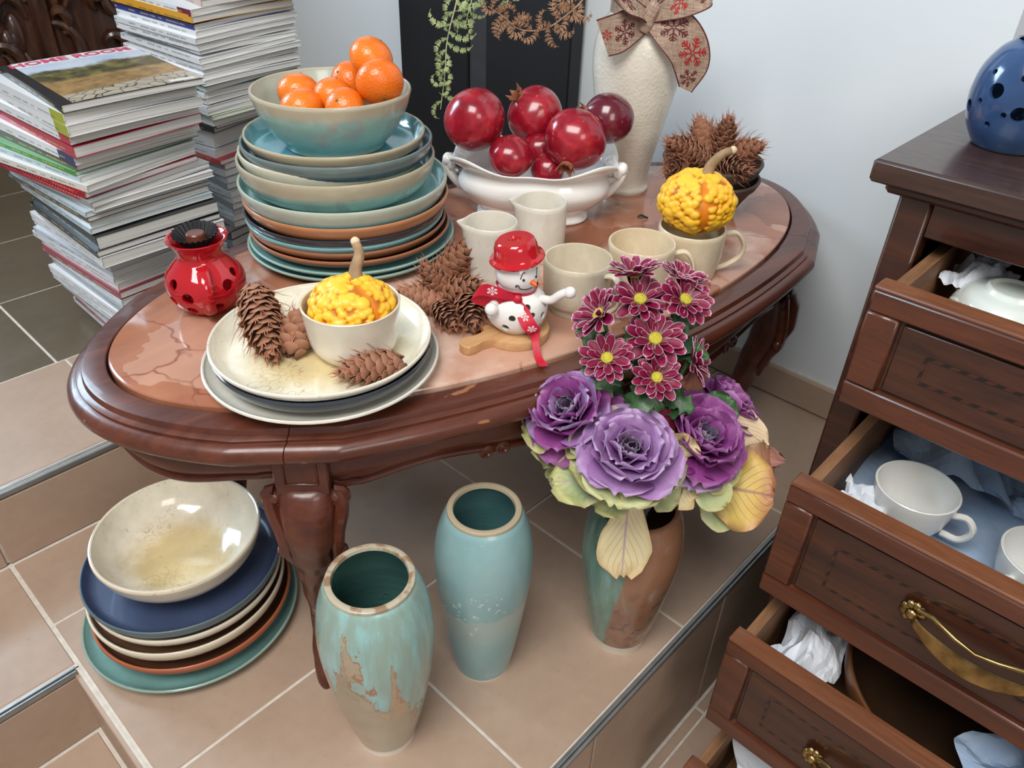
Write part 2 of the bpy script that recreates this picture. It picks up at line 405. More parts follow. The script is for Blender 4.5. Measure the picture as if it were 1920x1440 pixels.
vein = m.math('MULTIPLY', m.math('SUBTRACT', 1.0, m.step(cells, 0.0, 0.016)), m.step(m.noise(7, 3), 0.42, 0.58))
c = m.mix(m.math('MULTIPLY', vein, 0.75), c, S(120, 58, 40))
c2 = m.voro(24, 'DISTANCE_TO_EDGE', m.mix(0.1, v, m.noise(18, 3, 0.6, v, out=1)))
fv = m.math('MULTIPLY', m.math('SUBTRACT', 1.0, m.step(c2, 0.0, 0.022)), m.step(m.noise(5, 3, 0.5, m.map(m.co(), (1, 1, 1), (9, 4, 0))), 0.5, 0.62))
c = m.mix(m.math('MULTIPLY', fv, 0.5), c, S(150, 84, 62))
m.col(c); MARBLE = m.m
NT = 240
top = MB(); prof = [(-0.24, 0.4500), (-0.20, 0.4500), (-0.1, 0.4500), (-0.004, 0.4500), (-0.0012, 0.4492), (0.0, 0.4475), (0.0, 0.4350)]
vs = []; fs = []
for d, z in prof:
    for k in range(NT):
        th = 2 * PI * k / NT
        p = Vector(((0.5545 + d) * math.cos(th), (0.2615 + d) * math.sin(th))); vs.append((p.x, p.y, z))
for i in range(len(prof) - 1):
    for k in range(NT): k2 = (k + 1) % NT; fs.append((i * NT + k, i * NT + k2, (i + 1) * NT + k2, (i + 1) * NT + k))
fs.append(tuple(range(NT))); top.add(vs, fs); top.build('marble_top', MARBLE, table, smooth=30)
rp = [(0.0035, 0.4340), (0.0035, 0.4445), (0.005, 0.4455), (0.026, 0.4455), (0.0285, 0.4445), (0.0295, 0.4420), (0.0305, 0.4380), (0.034, 0.4368), (0.0365, 0.4355), (0.0365, 0.4325)]
rp += [(0.0365 + 0.0135 * math.cos(math.radians(q)), 0.4195 + 0.0130 * math.sin(math.radians(q))) for q in (78, 60, 40, 20, 0, -20, -40, -60, -80)]
rp += [(0.030, 0.4055), (0.012, 0.4055), (0.0035, 0.4100)]
mids = [math.radians(43.0), math.radians(180 - 43.0), math.radians(180 + 43.0), math.radians(360 - 43.0)]
for q in range(4):
    t0_, t1_ = mids[q], mids[(q + 1) % 4] + (2 * PI if q == 3 else 0); n = 90; g = 0.0012
    angs = sorted({round(lerp(t0_ + g, t1_ - g, k / (n - 1)), 5) for k in range(n)} | {round(a, 5) for a in (t0_ + math.radians(7) - .0, t1_ - math.radians(7))})
    mb = MB(); R = len(rp); vs = []; fs = []
    for th in angs:
        for d, z in rp: p = outline(th, d); vs.append((p.x, p.y, z))
    for i in range(len(angs) - 1):
        for j in range(R): j2 = (j + 1) % R; fs.append((i * R + j, i * R + j2, (i + 1) * R + j2, (i + 1) * R + j))
    fs.append(tuple(range(R))); fs.append(tuple((len(angs) - 1) * R + j for j in range(R))[::-1])
    mb.add(vs, fs); mb.build('rim_segment', TABLEWOOD, table, smooth=32)
def span_u(th):
    """0..1 position inside a span between two leg blocks, and span kind"""
    for q in range(4):
        a = mids[q]; b = mids[(q + 1) % 4] + (2 * PI if q == 3 else 0); t = th
        if t < a: t += 2 * PI
        if a <= t <= b: return (t - a) / (b - a), q
    return 0.0, 0
def apron_low(th):
    u, q = span_u(th); x = abs(u - 0.5) * 2       # 0 centre, 1 at leg
    long_ = q in (0, 2)
    n = 1.6 if long_ else 1.15
    h = (0.046 if long_ else 0.040) + 0.016 * (0.5 - 0.5 * math.cos(min(1, x) * PI * n * 2)) if x < 0.93 else 0.056
    return 0.405 - h
for q in range(4):
    t0_, t1_ = mids[q], mids[(q + 1) % 4] + (2 * PI if q == 3 else 0); n = 80; mb = MB(); bead = []
    pv = [(0.0, 0.020), (0.12, 0.021), (0.2, 0.0155), (0.32, 0.0165), (0.5, 0.0205), (0.66, 0.021), (0.8, 0.0165), (0.9, 0.0125), (1.0, 0.012)]; vs = []; fs = []
    for k in range(n):
        th = lerp(t0_ + 0.01, t1_ - 0.01, k / (n - 1)); zl = apron_low(th % (2 * PI))
        for v_, d in pv: p = outline(th, d); vs.append((p.x, p.y, lerp(0.407, zl, v_)))
        p = outline(th, -0.004); vs.append((p.x, p.y, zl)); vs.append((p.x, p.y, 0.407)); b_ = outline(th, 0.0135); bead.append((b_.x, b_.y, zl + 0.002))
    R = len(pv) + 2
    for i in range(n - 1):
        for j in range(R): j2 = (j + 1) % R; fs.append((i * R + j, i * R + j2, (i + 1) * R + j2, (i + 1) * R + j))
    fs.append(tuple(range(R))); fs.append(tuple((n - 1) * R + j for j in range(R))[::-1])
    ap = mb.add(vs, fs).build('apron', TABLEWOOD, table, smooth=50)
    MB().tube(bead, 0.0042, 8).build('carved_bead', TABLEWOOD, ap)
    MB().tube([(x_ * 0.995, y_ * 0.995, z_ + 0.0085) for x_, y_, z_ in bead], 0.0022, 6).build('carved_bead', TABLEWOOD, ap)
    thc = (t0_ + t1_) / 2; ctr = outline(thc, 0.0145); nrm = Vector((math.cos(thc), math.sin(thc) * 1.6)).normalized(); tang = Vector((-nrm.y, nrm.x))
    spots = [thc] if q in (1, 3) else [thc, lerp(t0_, t1_, 0.27), lerp(t0_, t1_, 0.73)]
    for ts in spots:
        ctr = outline(ts, 0.015); e = outline(ts + 0.01, 0.015) - outline(ts - 0.01, 0.015); tang = e.normalized(); zc = apron_low(ts % (2 * PI)) - 0.001
        for sg in (-1, 1):      # twin scrolls
            pts = []
            for k in range(22):
                a = k / 21 * 3.4 * PI; r = 0.009 * (1 - k / 26); off = tang * (sg * (0.0105 - r * math.cos(a)))
                pts.append((ctr.x + off.x, ctr.y + off.y, zc + r * math.sin(a)))
            MB().tube(pts, [0.0036 * (1 - 0.4 * k / 21) for k in range(22)], 7).build('carved_scroll', TABLEWOOD, ap)
# cabriole legs
LEG = [(0.000, 0.022, 0.009, 0.010), (0.006, 0.022, 0.011, 0.012), (0.018, 0.014, 0.0135, 0.0145), (0.038, -0.002, 0.014, 0.016), (0.066, -0.018, 0.012, 0.0135), (0.105, -0.024, 0.013, 0.0145), (0.155, -0.018, 0.0165, 0.019),
       (0.205, -0.006, 0.022, 0.026), (0.25, 0.006, 0.0275, 0.031), (0.29, 0.013, 0.031, 0.034), (0.325, 0.012, 0.0325, 0.033), (0.348, 0.005, 0.0315, 0.030), (0.356, 0.000, 0.030, 0.027)]
ZT = 0.356
for sx, sy in ((-1, -1), (1, -1), (1, 1), (-1, 1)):
    bx, by = 0.415 * sx, 0.180 * sy; out = Vector((0.55 * sx, 0.835 * sy)); tg = Vector((-out.y, out.x))
    def Lp(o, t, z): return (bx + out.x * o + tg.x * t, by + out.y * o + tg.y * t, z)
    mb = MB(); vs = []; fs = []; N = 28; rows = 44
    for i in range(rows):
        z = ZT * i / (rows - 1); o, wt, wr_ = itp(LEG, z); kn = max(0, min(1, (z - 0.17) / 0.08)); toff = itp([(0.0, 0.012), (0.06, 0.018), (0.14, 0.017), (0.24, 0.004), (0.30, 0.0)], z)[0]
        for k in range(N):
            a = 2 * PI * k / N; ca, sa = math.cos(a), math.sin(a); e = 2 / lerp(2.0, 2.5, kn)
            ridge = 1 + 0.10 * (1 - kn) * max(0, ca) ** 6
            vs.append(Lp(o + wr_ * ridge * math.copysign(abs(ca) ** e, ca), wt * math.copysign(abs(sa) ** e, sa) - sx * sy * toff, z))
    for i in range(rows - 1):
        for k in range(N): k2 = (k + 1) % N; fs.append((i * N + k, i * N + k2, (i + 1) * N + k2, (i + 1) * N + k))
    fs.append(tuple(range(N))[::-1]); fs.append(tuple((rows - 1) * N + k for k in range(N)))
    leg = mb.add(vs, fs).build('leg', TABLEWOOD, table, smooth=60)
    Mx = Matrix(((out.x, tg.x, 0, bx), (out.y, tg.y, 0, by), (0, 0, 1, 0), (0, 0, 0, 1)))
    blk = MB().box((-0.002, 0, 0.379), (0.056, 0.060, 0.060), Mx, bev=0.002)
    blk.build('leg_block', TABLEWOOD, leg)
    fr = MB()   # framed panel on the block face
    for (cy, cz, wy, wz) in ((0, 0.401, 0.038, 0.003), (0, 0.366, 0.038, 0.003), (-0.0175, 0.3835, 0.003, 0.036), (0.0175, 0.3835, 0.003, 0.036)): fr.box((0.0265, cy, cz), (0.003, wy, wz), Mx, bev=0.0012)
    fr.build('block_moulding', TABLEWOOD, leg)
    for sg in (-1, 1):          # volutes down both sides of the knee
        pts = []; rr = []
        for k in range(20):
            a = PI * 0.5 + k / 19 * 3.3 * PI; r = 0.0125 * (1 - k / 24); pts.append(Lp(0.018, sg * (0.034 - r * math.cos(a)), 0.341 + r * math.sin(a))); rr.append(0.0058 * (1 - 0.35 * k / 19))
        stem = [Lp(0.006, sg * 0.014, 0.185), Lp(0.014, sg * 0.021, 0.225), Lp(0.024, sg * 0.028, 0.252), Lp(0.026, sg * 0.030, 0.272), Lp(0.025, sg * 0.032, 0.295), Lp(0.022, sg * 0.038, 0.32), Lp(0.019, sg * 0.040, 0.342), Lp(0.018, sg * 0.034, 0.3535)]
        st = [tuple(p) for p in spline(stem, 24)]
        MB().tube(st + pts[1:], [lerp(0.004, 0.0085, min(1, k / 12)) if k < 18 else lerp(0.0085, 0.0058, (k - 17) / 6) for k in range(24)] + rr[1:], 8).build('carved_volute', TABLEWOOD, leg)
        MB().ball(Lp(0.024, sg * 0.033, 0.262), (0.008, 0.008, 0.009), 10, 8).build('carved_bud', TABLEWOOD, leg)
        MB().ball(Lp(0.018, sg * 0.034, 0.341), (0.0085, 0.0085, 0.009), 12, 8).build('carved_bud', TABLEWOOD, leg)

# ---------------------------------------------------------------- ceramics
TZ = 0.45
def dish_mat(name, inner, outer, rim, R, rough=0.22, coat=0.3, rimw=0.005, streak=None, floor=None, fr=0.6, speck=0.0, rings=None):
    """glazed dish: colour by radius (inside floor, wall, rim) with glaze streaks"""
    m = MT(name, rough, coat); x = m.sep(); rad = m.math('SQRT', m.math('ADD', m.math('MULTIPLY', x[0], x[0]), m.math('MULTIPLY', x[1], x[1])))
    n = m.noise(16, 4, 0.6); vary = lambda c, k=0.16: m.ramp(n, [(0.3, tuple(q * (1 - k) for q in S(*c)[:3]) + (1,)), (0.7, tuple(min(1, q * (1 + k)) for q in S(*c)[:3]) + (1,))])
    geo = m.n.new('ShaderNodeNewGeometry'); nl = m.sep(geo.outputs['Normal']); up = m.step(nl[2], 0.02, 0.2)
    ci = vary(inner)
    if floor: ci = m.mix(m.math('SUBTRACT', 1.0, m.step(m.math('ADD', rad, m.math('MULTIPLY', m.math('SUBTRACT', n, 0.5), R * 0.5)), R * (fr - 0.25), R * (fr + 0.15))), ci, vary(floor))
    if rings:
        d = m.voro(95 * 0.12 / R, 'F1', m.mix(0.015, m.co(), m.noise(40, 2, 0.5, out=1))); rg = m.math('MULTIPLY', m.step(d, 0.40, 0.44), m.math('SUBTRACT', 1.0, m.step(d, 0.46, 0.52)))
        msk = m.step(m.noise(9, 3, 0.5, m.map(m.co(), (1, 1, 1), (rings, 2, 0))), 0.53, 0.60); ci = m.mix(m.math('MULTIPLY', m.math('MULTIPLY', rg, msk), 0.65), ci, S(168, 140, 112))
    co_ = vary(outer)
    if streak:
        sv = m.map(m.co(), (9, 9, 2.2)); sn = m.noise(3.2, 4, 0.6, sv, 0.5)
        co_ = m.mix(m.step(sn, 0.52, 0.60), co_, m.mix(m.noise(60, 2), S(*streak[0]), S(*streak[1])))
    c = m.mix(up, co_, ci); c = m.mix(m.step(rad, R - rimw, R - rimw * 0.5), c, m.mix(m.noise(35, 3), S(*rim), tuple(q * 0.75 for q in S(*rim)[:3]) + (1,))) if rim else c
    if speck: c = m.mix(m.math('MULTIPLY', m.step(m.noise(170, 2), 0.66, 0.72), speck), c, S(140, 112, 84))
    m.col(c); m.bump(m.noise(22, 3), 0.05, 0.004); return m.m
def dish_prof(R, br, h, ft, wall=0.004, flare=0.5):
    """outer then inner profile of a thrown dish"""
    o = [(br * 0.86, 0.0015), (br, 0.0), (br + 0.001, 0.003), (lerp(br, R, 0.45), h * lerp(0.10, 0.30, flare)), (lerp(br, R, 0.82), h * lerp(0.34, 0.64, flare)), (R - 0.0008, h * 0.80), (R, h - 0.002)]
    top = [(R - 0.0006, h - 0.0006), (R - wall * 0.5, h), (R - wall + 0.0006, h - 0.0008)]
    i = [(R - wall - 0.0003, h - 0.003), (lerp(br, R, 0.82) - wall * 1.1, max(ft + 0.002, h * lerp(0.38, 0.68, flare))), (lerp(br, R, 0.45) - wall * 0.8, max(ft + 0.0006, h * lerp(0.16, 0.36, flare))), (br * 0.8, ft)]
    return [(0, 0.0015)] + o[:2] + smooth_prof(o[2:], 12) + top + smooth_prof(i, 12) + [(br * 0.4, ft), (0, ft)]
def dish(name, label, cat, xy, z, R, br, h, ft, mat, group=None, flare=0.5, wall=0.004, n=72, tilt=(0, 0)):
    mb = MB().lathe(dish_prof(R, br, h, ft, wall, flare), n); o = mb.build(name, mat, None, (xy[0], xy[1], z), (tilt[0], tilt[1], random.random() * 6.28), smooth=35); return tag(o, label, cat, group)
g1 = 'plates in the tall stack on the marble table'
CX, CY = -0.245, 1.060
def stk(dx, z, R, rimz, ft, mat, name, label, cat='plate', br=0.74, fl=0.35, dy=0.0): return dish(name, label, cat, (CX + dx, CY + dy), z, R, R * br, rimz - z, ft, mat, g1, fl)
stk(0.003, 0.450, 0.1486, 0.466, 0.008, dish_mat('teal_glaze_a', (112, 158, 156), (128, 160, 156), (158, 182, 168), 0.1486), 'dinner_plate', 'teal glazed plate at the very bottom of the tall stack', br=0.7)
stk(0.005, 0.4585, 0.1469, 0.4745, 0.008, dish_mat('teal_glaze_b', (118, 164, 162), (134, 170, 166), (150, 184, 176), 0.1469), 'dinner_plate', 'teal glazed plate second from the bottom of the tall stack', br=0.7)
stk(0.003, 0.467, 0.1423, 0.488, 0.008, dish_mat('brown_glaze_a', (74, 48, 36), (128, 84, 58), (168, 108, 74), 0.1423, 0.35), 'dinner_plate', 'dark brown plate with orange rim, lower of two in the tall stack', br=0.7)
stk(0.000, 0.4755, 0.1404, 0.4985, 0.008, dish_mat('brown_glaze_b', (70, 46, 36), (104, 72, 54), (158, 106, 74), 0.1404, 0.35), 'dinner_plate', 'dark brown plate with orange rim, upper of two in the tall stack', br=0.72)
stk(-0.003, 0.484, 0.1399, 0.506, 0.008, dish_mat('teal_glaze_c', (96, 148, 150), (110, 158, 162), (128, 172, 176), 0.1399), 'dinner_plate', 'thin teal plate directly beneath the black one in the tall stack', br=0.72)
stk(-0.002, 0.4925, 0.1419, 0.517, 0.009, dish_mat('black_glaze', (28, 28, 32), (34, 33, 38), (52, 56, 66), 0.1419, 0.12, 0.6), 'deep_plate', 'glossy black deep plate in the middle of the tall stack')
stk(0.001, 0.502, 0.1435, 0.5345, 0.011, dish_mat('tan_glaze', (150, 96, 62), (170, 112, 74), (190, 130, 90), 0.1435, 0.3), 'deep_plate', 'tan terracotta deep plate above the black one in the tall stack')
stk(-0.001, 0.5135, 0.1443, 0.556, 0.022, dish_mat('sky_glaze', (140, 186, 186), (132, 186, 192), (186, 192, 176), 0.1443, streak=((150, 178, 168), (118, 184, 200))), 'deep_plate', 'light blue deep plate above the tan one in the tall stack')
stk(-0.008, 0.5365, 0.1347, 0.587, 0.020, dish_mat('aqua_drip_glaze', (140, 180, 172), (150, 182, 172), (186, 176, 152), 0.1347, streak=((178, 146, 118), (96, 180, 190))), 'deep_plate', 'pale aqua deep plate with turquoise and tan drips in the tall stack')
stk(-0.014, 0.5575, 0.1245, 0.5975, 0.016, dish_mat('pale_cream_glaze', (206, 206, 186), (202, 206, 188), (212, 208, 188), 0.1245), 'deep_plate', 'pale cream deep plate between the aqua and slate ones in the tall stack')
stk(-0.005, 0.5745, 0.1292, 0.609, 0.016, dish_mat('slate_glaze', (72, 96, 110), (86, 110, 120), (112, 128, 128), 0.1292, streak=((70, 84, 130), (84, 110, 124))), 'deep_plate', 'slate blue deep plate just under the top plate of the tall stack')
stk(-0.007, 0.5915, 0.1214, 0.619, 0.007, dish_mat('teal_pool_glaze', (96, 150, 156), (196, 188, 164), (190, 178, 150), 0.1214, 0.15, 0.5, streak=((186, 160, 130), (120, 176, 184)), floor=(70, 138, 152), fr=0.85), 'deep_plate', 'teal deep plate with beige outside on top of the tall stack')
BOWLMAT = dish_mat('aqua_bowl_glaze', (172, 186, 174), (148, 180, 170), (192, 182, 158), 0.105, 0.2, 0.3, streak=((184, 150, 122), (120, 186, 194)))
BX, BY, BZ = CX - 0.007, CY, 0.5990
mb = MB().lathe([(0, 0.003), (0.058, 0.003), (0.063, 0.0), (0.0665, 0.0005), (0.0675, 0.003)] + smooth_prof([(0.068, 0.005), (0.084, 0.022), (0.097, 0.045), (0.1045, 0.068), (0.105, 0.0725)], 14) + [(0.1044, 0.0742), (0.1028, 0.0748), (0.1012, 0.0738)] + smooth_prof([(0.1005, 0.070), (0.092, 0.046), (0.076, 0.024), (0.05, 0.011)], 12) + [(0, 0.009)], 80)
tag(mb.build('fruit_bowl', BOWLMAT, None, (BX, BY, BZ), smooth=35), 'aqua stoneware bowl with tan drips holding oranges on the plate stack', 'bowl')

g2 = 'plates under the gourd dish'
PX, PY = -0.215, 0.737
dish('dinner_plate', 'large off-white plate lying on the marble beneath black plate', 'plate', (PX, PY), TZ, 0.1308, 0.085, 0.018, 0.005, dish_mat('offwhite_glaze', (214, 211, 198), (214, 211, 198), (228, 224, 210), 0.1308, floor=(190, 196, 190)), g2, 0.55)
dish('dinner_plate', 'black plate sandwiched between the two cream plates on the table', 'plate', (PX + 0.002, PY + 0.002), TZ + 0.0055, 0.1213, 0.092, 0.0265, 0.016, dish_mat('ink_glaze', (30, 32, 38), (36, 40, 46), (60, 66, 76), 0.1213, 0.12, 0.6), g2, 0.4)
dish('serving_plate', 'cream speckled dish with pine cones and a gourd bowl on it', 'plate', (PX + 0.0015, PY), TZ + 0.022, 0.1215, 0.088, 0.021, 0.005, dish_mat('cream_ring_glaze', (224, 218, 198), (226, 220, 204), (232, 226, 210), 0.1215, 0.2, 0.35, floor=(212, 194, 148), fr=0.72, speck=0.25, rings=4.0), g2, 0.5)
tag(MB().lathe([(0, 0.001), (0.034, 0.001), (0.036, 0.0), (0.039, 0.0015)] + smooth_prof([(0.040, 0.003), (0.0465, 0.013), (0.0495, 0.030), (0.0528, 0.059)], 12) + [(0.0532, 0.0612), (0.0522, 0.0622), (0.0508, 0.0614)] + smooth_prof([(0.0500, 0.058), (0.0468, 0.030), (0.0435, 0.014), (0.034, 0.006)], 10) + [(0, 0.0055)], 72).build('small_bowl', dish_mat('ivory_glaze', (200, 180, 150), (228, 220, 204), (226, 216, 196), 0.0535, 0.25), None, (-0.1755, 0.728, TZ + 0.0275), smooth=40), 'small cream straight-sided bowl holding a warty yellow gourd', 'bowl')

# stack on the floor beside the table leg
g3 = 'dishes stacked on the floor tiles'
SX, SY = -0.452, 0.742
dish('dinner_plate', 'teal plate lying on the floor tiles under the other dishes', 'plate', (SX - 0.004, SY), 0.0, 0.1486, 0.10, 0.020, 0.010, dish_mat('sea_teal_glaze', (108, 146, 142), (114, 148, 144), (142, 170, 158), 0.1486, 0.2, 0.3, rimw=0.007), g3, 0.4)
dish('dinner_plate', 'chocolate brown plate with rust rim on the floor stack', 'plate', (SX + 0.002, SY), 0.0105, 0.1359, 0.092, 0.038, 0.022, dish_mat('chocolate_glaze', (88, 56, 40), (96, 60, 42), (176, 96, 62), 0.1359, 0.4, 0.1), g3, 0.4)
dish('dinner_plate', 'brown plate with cream rim on the floor stack', 'plate', (SX, SY), 0.033, 0.1327, 0.092, 0.0435, 0.030, dish_mat('umber_glaze', (92, 66, 48), (92, 70, 52), (224, 212, 190), 0.1327, 0.4, 0.1, rimw=0.006), g3, 0.45)
dish('dinner_plate', 'cream plate just beneath the blue one on the floor stack', 'plate', (SX + 0.003, SY), 0.0635, 0.1280, 0.092, 0.0335, 0.018, dish_mat('buttermilk_glaze', (222, 210, 188), (92, 70, 52), (230, 220, 200), 0.1280, 0.3, 0.2, rimw=0.006), g3, 0.5)
dish('dinner_plate', 'matt navy blue plate under the cream bowl on the floor', 'plate', (SX + 0.002, SY), 0.082, 0.1312, 0.090, 0.036, 0.022, dish_mat('navy_glaze', (56, 68, 96), (66, 82, 98), (86, 104, 110), 0.1312, 0.38, 0.1, rimw=0.003), g3, 0.4)
mb = MB().lathe([(0, 0.002), (0.05, 0.002), (0.055, 0.0), (0.058, 0.002)] + smooth_prof([(0.060, 0.004), (0.086, 0.018), (0.102, 0.038), (0.109, 0.058), (0.1094, 0.0625)], 14) + [(0.1088, 0.0642), (0.107, 0.0648), (0.1053, 0.064)] + smooth_prof([(0.1045, 0.060), (0.096, 0.038), (0.078, 0.020), (0.05, 0.010)], 12) + [(0, 0.008)], 80)
tag(mb.build('serving_bowl', dish_mat('cream_crystal_glaze', (222, 214, 196), (224, 214, 194), (226, 214, 190), 0.1094, 0.14, 0.5, floor=(206, 184, 136), fr=0.66, speck=0.3, rings=1.0), None, (SX + 0.004, SY, 0.1045), smooth=35), 'wide cream bowl with bubbly glaze on top of the floor stack', 'bowl', g3)

# ---------------------------------------------------------------- floor vases
def vase_prof(pts, wall=0.005, foot=0.0, n=40):
    o = smooth_prof(pts, n); R, H = o[-1]
    top = [(R + 0.0012, H + 0.001), (R + 0.0008, H + 0.0035), (R - 0.002, H + 0.005), (R - wall - 0.001, H + 0.004), (R - wall - 0.002, H)]
    inn = [(max(0.005, r - wall - 0.001), z) for r, z in reversed(o) if 0.012 < z < H - 0.002]
    return [(0, 0.002), (o[0][0] - 0.004, 0.002), (o[0][0] - 0.002, 0.0)] + o + top + inn + [(0, 0.012)]
def vase_mat(name, fn, rough=0.25, coat=0.35):
    m = MT(name, rough, coat); x = m.sep(); fn(m, x); return m.m
def inside(m, c, rgb):
    geo = m.n.new('ShaderNodeNewGeometry'); d = m.n.new('ShaderNodeVectorMath'); d.operation = 'DOT_PRODUCT'; q = m.n.new('ShaderNodeVectorTransform'); q.vector_type = 'NORMAL'; q.convert_from = 'WORLD'; q.convert_to = 'OBJECT'
    m.t.links.new(geo.outputs['Normal'], q.inputs[0]); cx = m.n.new('ShaderNodeCombineXYZ'); xx = m.sep(); m.put(cx.inputs[0], xx[0]); m.put(cx.inputs[1], xx[1]); m.t.links.new(q.outputs[0], d.inputs[0]); m.t.links.new(cx.outputs[0], d.inputs[1])
    k = m.math('MULTIPLY', m.math('SUBTRACT', 1.0, m.step(d.outputs['Value'], -0.02, -0.005)), m.math('SUBTRACT', 1.0, m.step(xx[2], 0.2845, 0.2875)))
    n = m.noise(3, 3, 0.5, m.map(m.co(), (2, 2, 60))); return m.mix(k, c, m.mix(n, S(*rgb), tuple(q_ * 0.6 for q_ in S(*rgb)[:3]) + (1,)))
def v1m(m, x):
    sv = m.map(m.co(), (17, 17, 4.0)); sn = m.noise(2.0, 5, 0.62, sv, 0.8)
    body = m.ramp(m.noise(7, 5, 0.6), [(0.3, S(150, 134, 112)), (0.5, S(172, 158, 134)), (0.7, S(160, 168, 150))])
    body = m.mix(m.step(m.noise(14, 4, 0.7, m.map(m.co(), (1, 1, 0.6), (4, 0, 0))), 0.56, 0.64), body, S(186, 150, 116))
    ed = m.math('ADD', m.math('MULTIPLY', sn, 0.42), -0.205); lvl = m.math('ADD', m.math('ADD', x[2], ed), m.math('MULTIPLY', x[0], 0.75))        # ragged drip line
    blue = m.ramp(m.noise(2.6, 4, 0.6, m.map(m.co(), (22, 22, 3))), [(0.30, S(140, 160, 146)), (0.46, S(142, 168, 158)), (0.62, S(148, 190, 190)), (0.74, S(92, 142, 148))])
    c = m.mix(m.step(lvl, 0.182, 0.192), body, blue); c = m.mix(m.math('MULTIPLY', m.step(lvl, 0.176, 0.181), m.math('SUBTRACT', 1.0, m.step(lvl, 0.183, 0.188))), c, S(150, 112, 84))
    c = m.mix(m.step(x[2], 0.2875, 0.290), c, m.mix(m.step(m.noise(50, 3), 0.50, 0.62), S(186, 176, 154), S(150, 122, 96))); c = m.mix(m.math('SUBTRACT', 1.0, m.step(x[2], 0.011, 0.013)), c, S(220, 214, 202))
    rad = m.math('SQRT', m.math('ADD', m.math('MULTIPLY', x[0], x[0]), m.math('MULTIPLY', x[1], x[1]))); geo = m.n.new('ShaderNodeNewGeometry')
    c = inside(m, c, (78, 122, 116)); m.col(c); m.bump(m.math('ADD', m.step(lvl, 0.178, 0.19), m.noise(30, 3)), 0.25, 0.003)
def v2m(m, x):
    n = m.noise(9, 4, 0.6); c = m.ramp(n, [(0.3, S(122, 160, 162)), (0.55, S(140, 174, 176)), (0.75, S(154, 184, 184))])
    band = m.math('ADD', x[2], m.math('MULTIPLY', m.noise(8, 3), 0.05)); b = m.math('MULTIPLY', m.step(band, 0.10, 0.16), m.math('SUBTRACT', 1.0, m.step(band, 0.168, 0.174)))
    c = m.mix(m.math('MULTIPLY', b, 0.65), c, S(172, 182, 172)); sp = m.math('MULTIPLY', m.step(m.noise(140, 2), 0.60, 0.66), m.step(m.noise(11, 3), 0.48, 0.6))
    c = m.mix(m.math('MULTIPLY', sp, 0.7), c, S(206, 218, 212)); c = m.mix(m.step(m.noise(13, 3, 0.6, m.map(m.co(), (1, 1, 0.5), (2, 5, 1))), 0.70, 0.74), c, S(190, 166, 138))
    c = m.mix(m.step(x[2], 0.2865, 0.2895), c, S(178, 164, 138)); c = m.mix(m.math('SUBTRACT', 1.0, m.step(x[2], 0.003, 0.004)), c, S(222, 218, 206))
    c = inside(m, c, (88, 136, 138)); m.col(c); m.bump(m.math('ADD', n, sp), 0.12, 0.002)
def v3m(m, x):
    d = m.math('ADD', x[0], m.math('MULTIPLY', m.math('SUBTRACT', m.noise(9, 3, 0.6, m.map(m.co(), (1, 1, 0.35))), 0.5), 0.05))
    rust = m.ramp(m.noise(10, 5, 0.65, None, 0.8), [(0.32, S(108, 70, 54)), (0.45, S(140, 98, 78)), (0.56, S(122, 110, 84)), (0.7, S(112, 118, 92))])
    rust = m.mix(m.math('MULTIPLY', m.step(m.noise(55, 3, 0.6), 0.56, 0.64), 0.6), rust, S(74, 58, 44)); rust = m.mix(m.step(x[2], 0.10, 0.19), rust, m.mix(m.noise(12, 4, 0.6, None, 1.0), S(134, 92, 70), S(150, 112, 86)))
    teal = m.ramp(m.noise(3, 4, 0.6, m.map(m.co(), (20, 20, 4))), [(0.35, S(96, 122, 108)), (0.55, S(112, 146, 134)), (0.7, S(124, 168, 168))])
    c = m.mix(m.step(d, -0.026, -0.020), teal, rust); c = m.mix(m.math('SUBTRACT', 1.0, m.step(x[2], 0.017, 0.019)), c, S(206, 200, 184)); m.col(c); m.bump(m.noise(26, 4), 0.15, 0.003)
def vase(label, xy, prof, mat, rz=0.0, n=72):
    o = MB().lathe(vase_prof(prof), n).build('vase', mat, None, (xy[0], xy[1], 0), (0, 0, rz), smooth=45); return tag(o, label, 'vase', 'stoneware vases on the floor')
vase('tall vase with turquoise drips over sandy stoneware, nearest the step', (-0.146, 0.565), [(0.0365, 0.0), (0.038, 0.013), (0.0475, 0.055), (0.0590, 0.118), (0.0655, 0.175), (0.0662, 0.212), (0.0615, 0.252), (0.0530, 0.280), (0.0480, 0.2885)], vase_mat('drip_glaze', v1m, 0.28), 0.0)
vase('plain pale teal vase standing empty between two other floor vases', (-0.028, 0.677), [(0.0385, 0.0), (0.040, 0.010), (0.0475, 0.06), (0.0550, 0.119), (0.0605, 0.17), (0.0622, 0.212), (0.0585, 0.250), (0.0500, 0.279), (0.0440, 0.2885)], vase_mat('pale_teal_glaze', v2m, 0.3, 0.2), 1.0)
vase('rust and teal glazed vase holding the ornamental cabbages', (0.167, 0.729), [(0.0391, 0.0), (0.041, 0.012), (0.0490, 0.05), (0.0570, 0.10), (0.0640, 0.15), (0.0660, 0.19), (0.0620, 0.228), (0.0560, 0.248), (0.0530, 0.254)], vase_mat('rust_glaze', v3m, 0.24, 0.4))

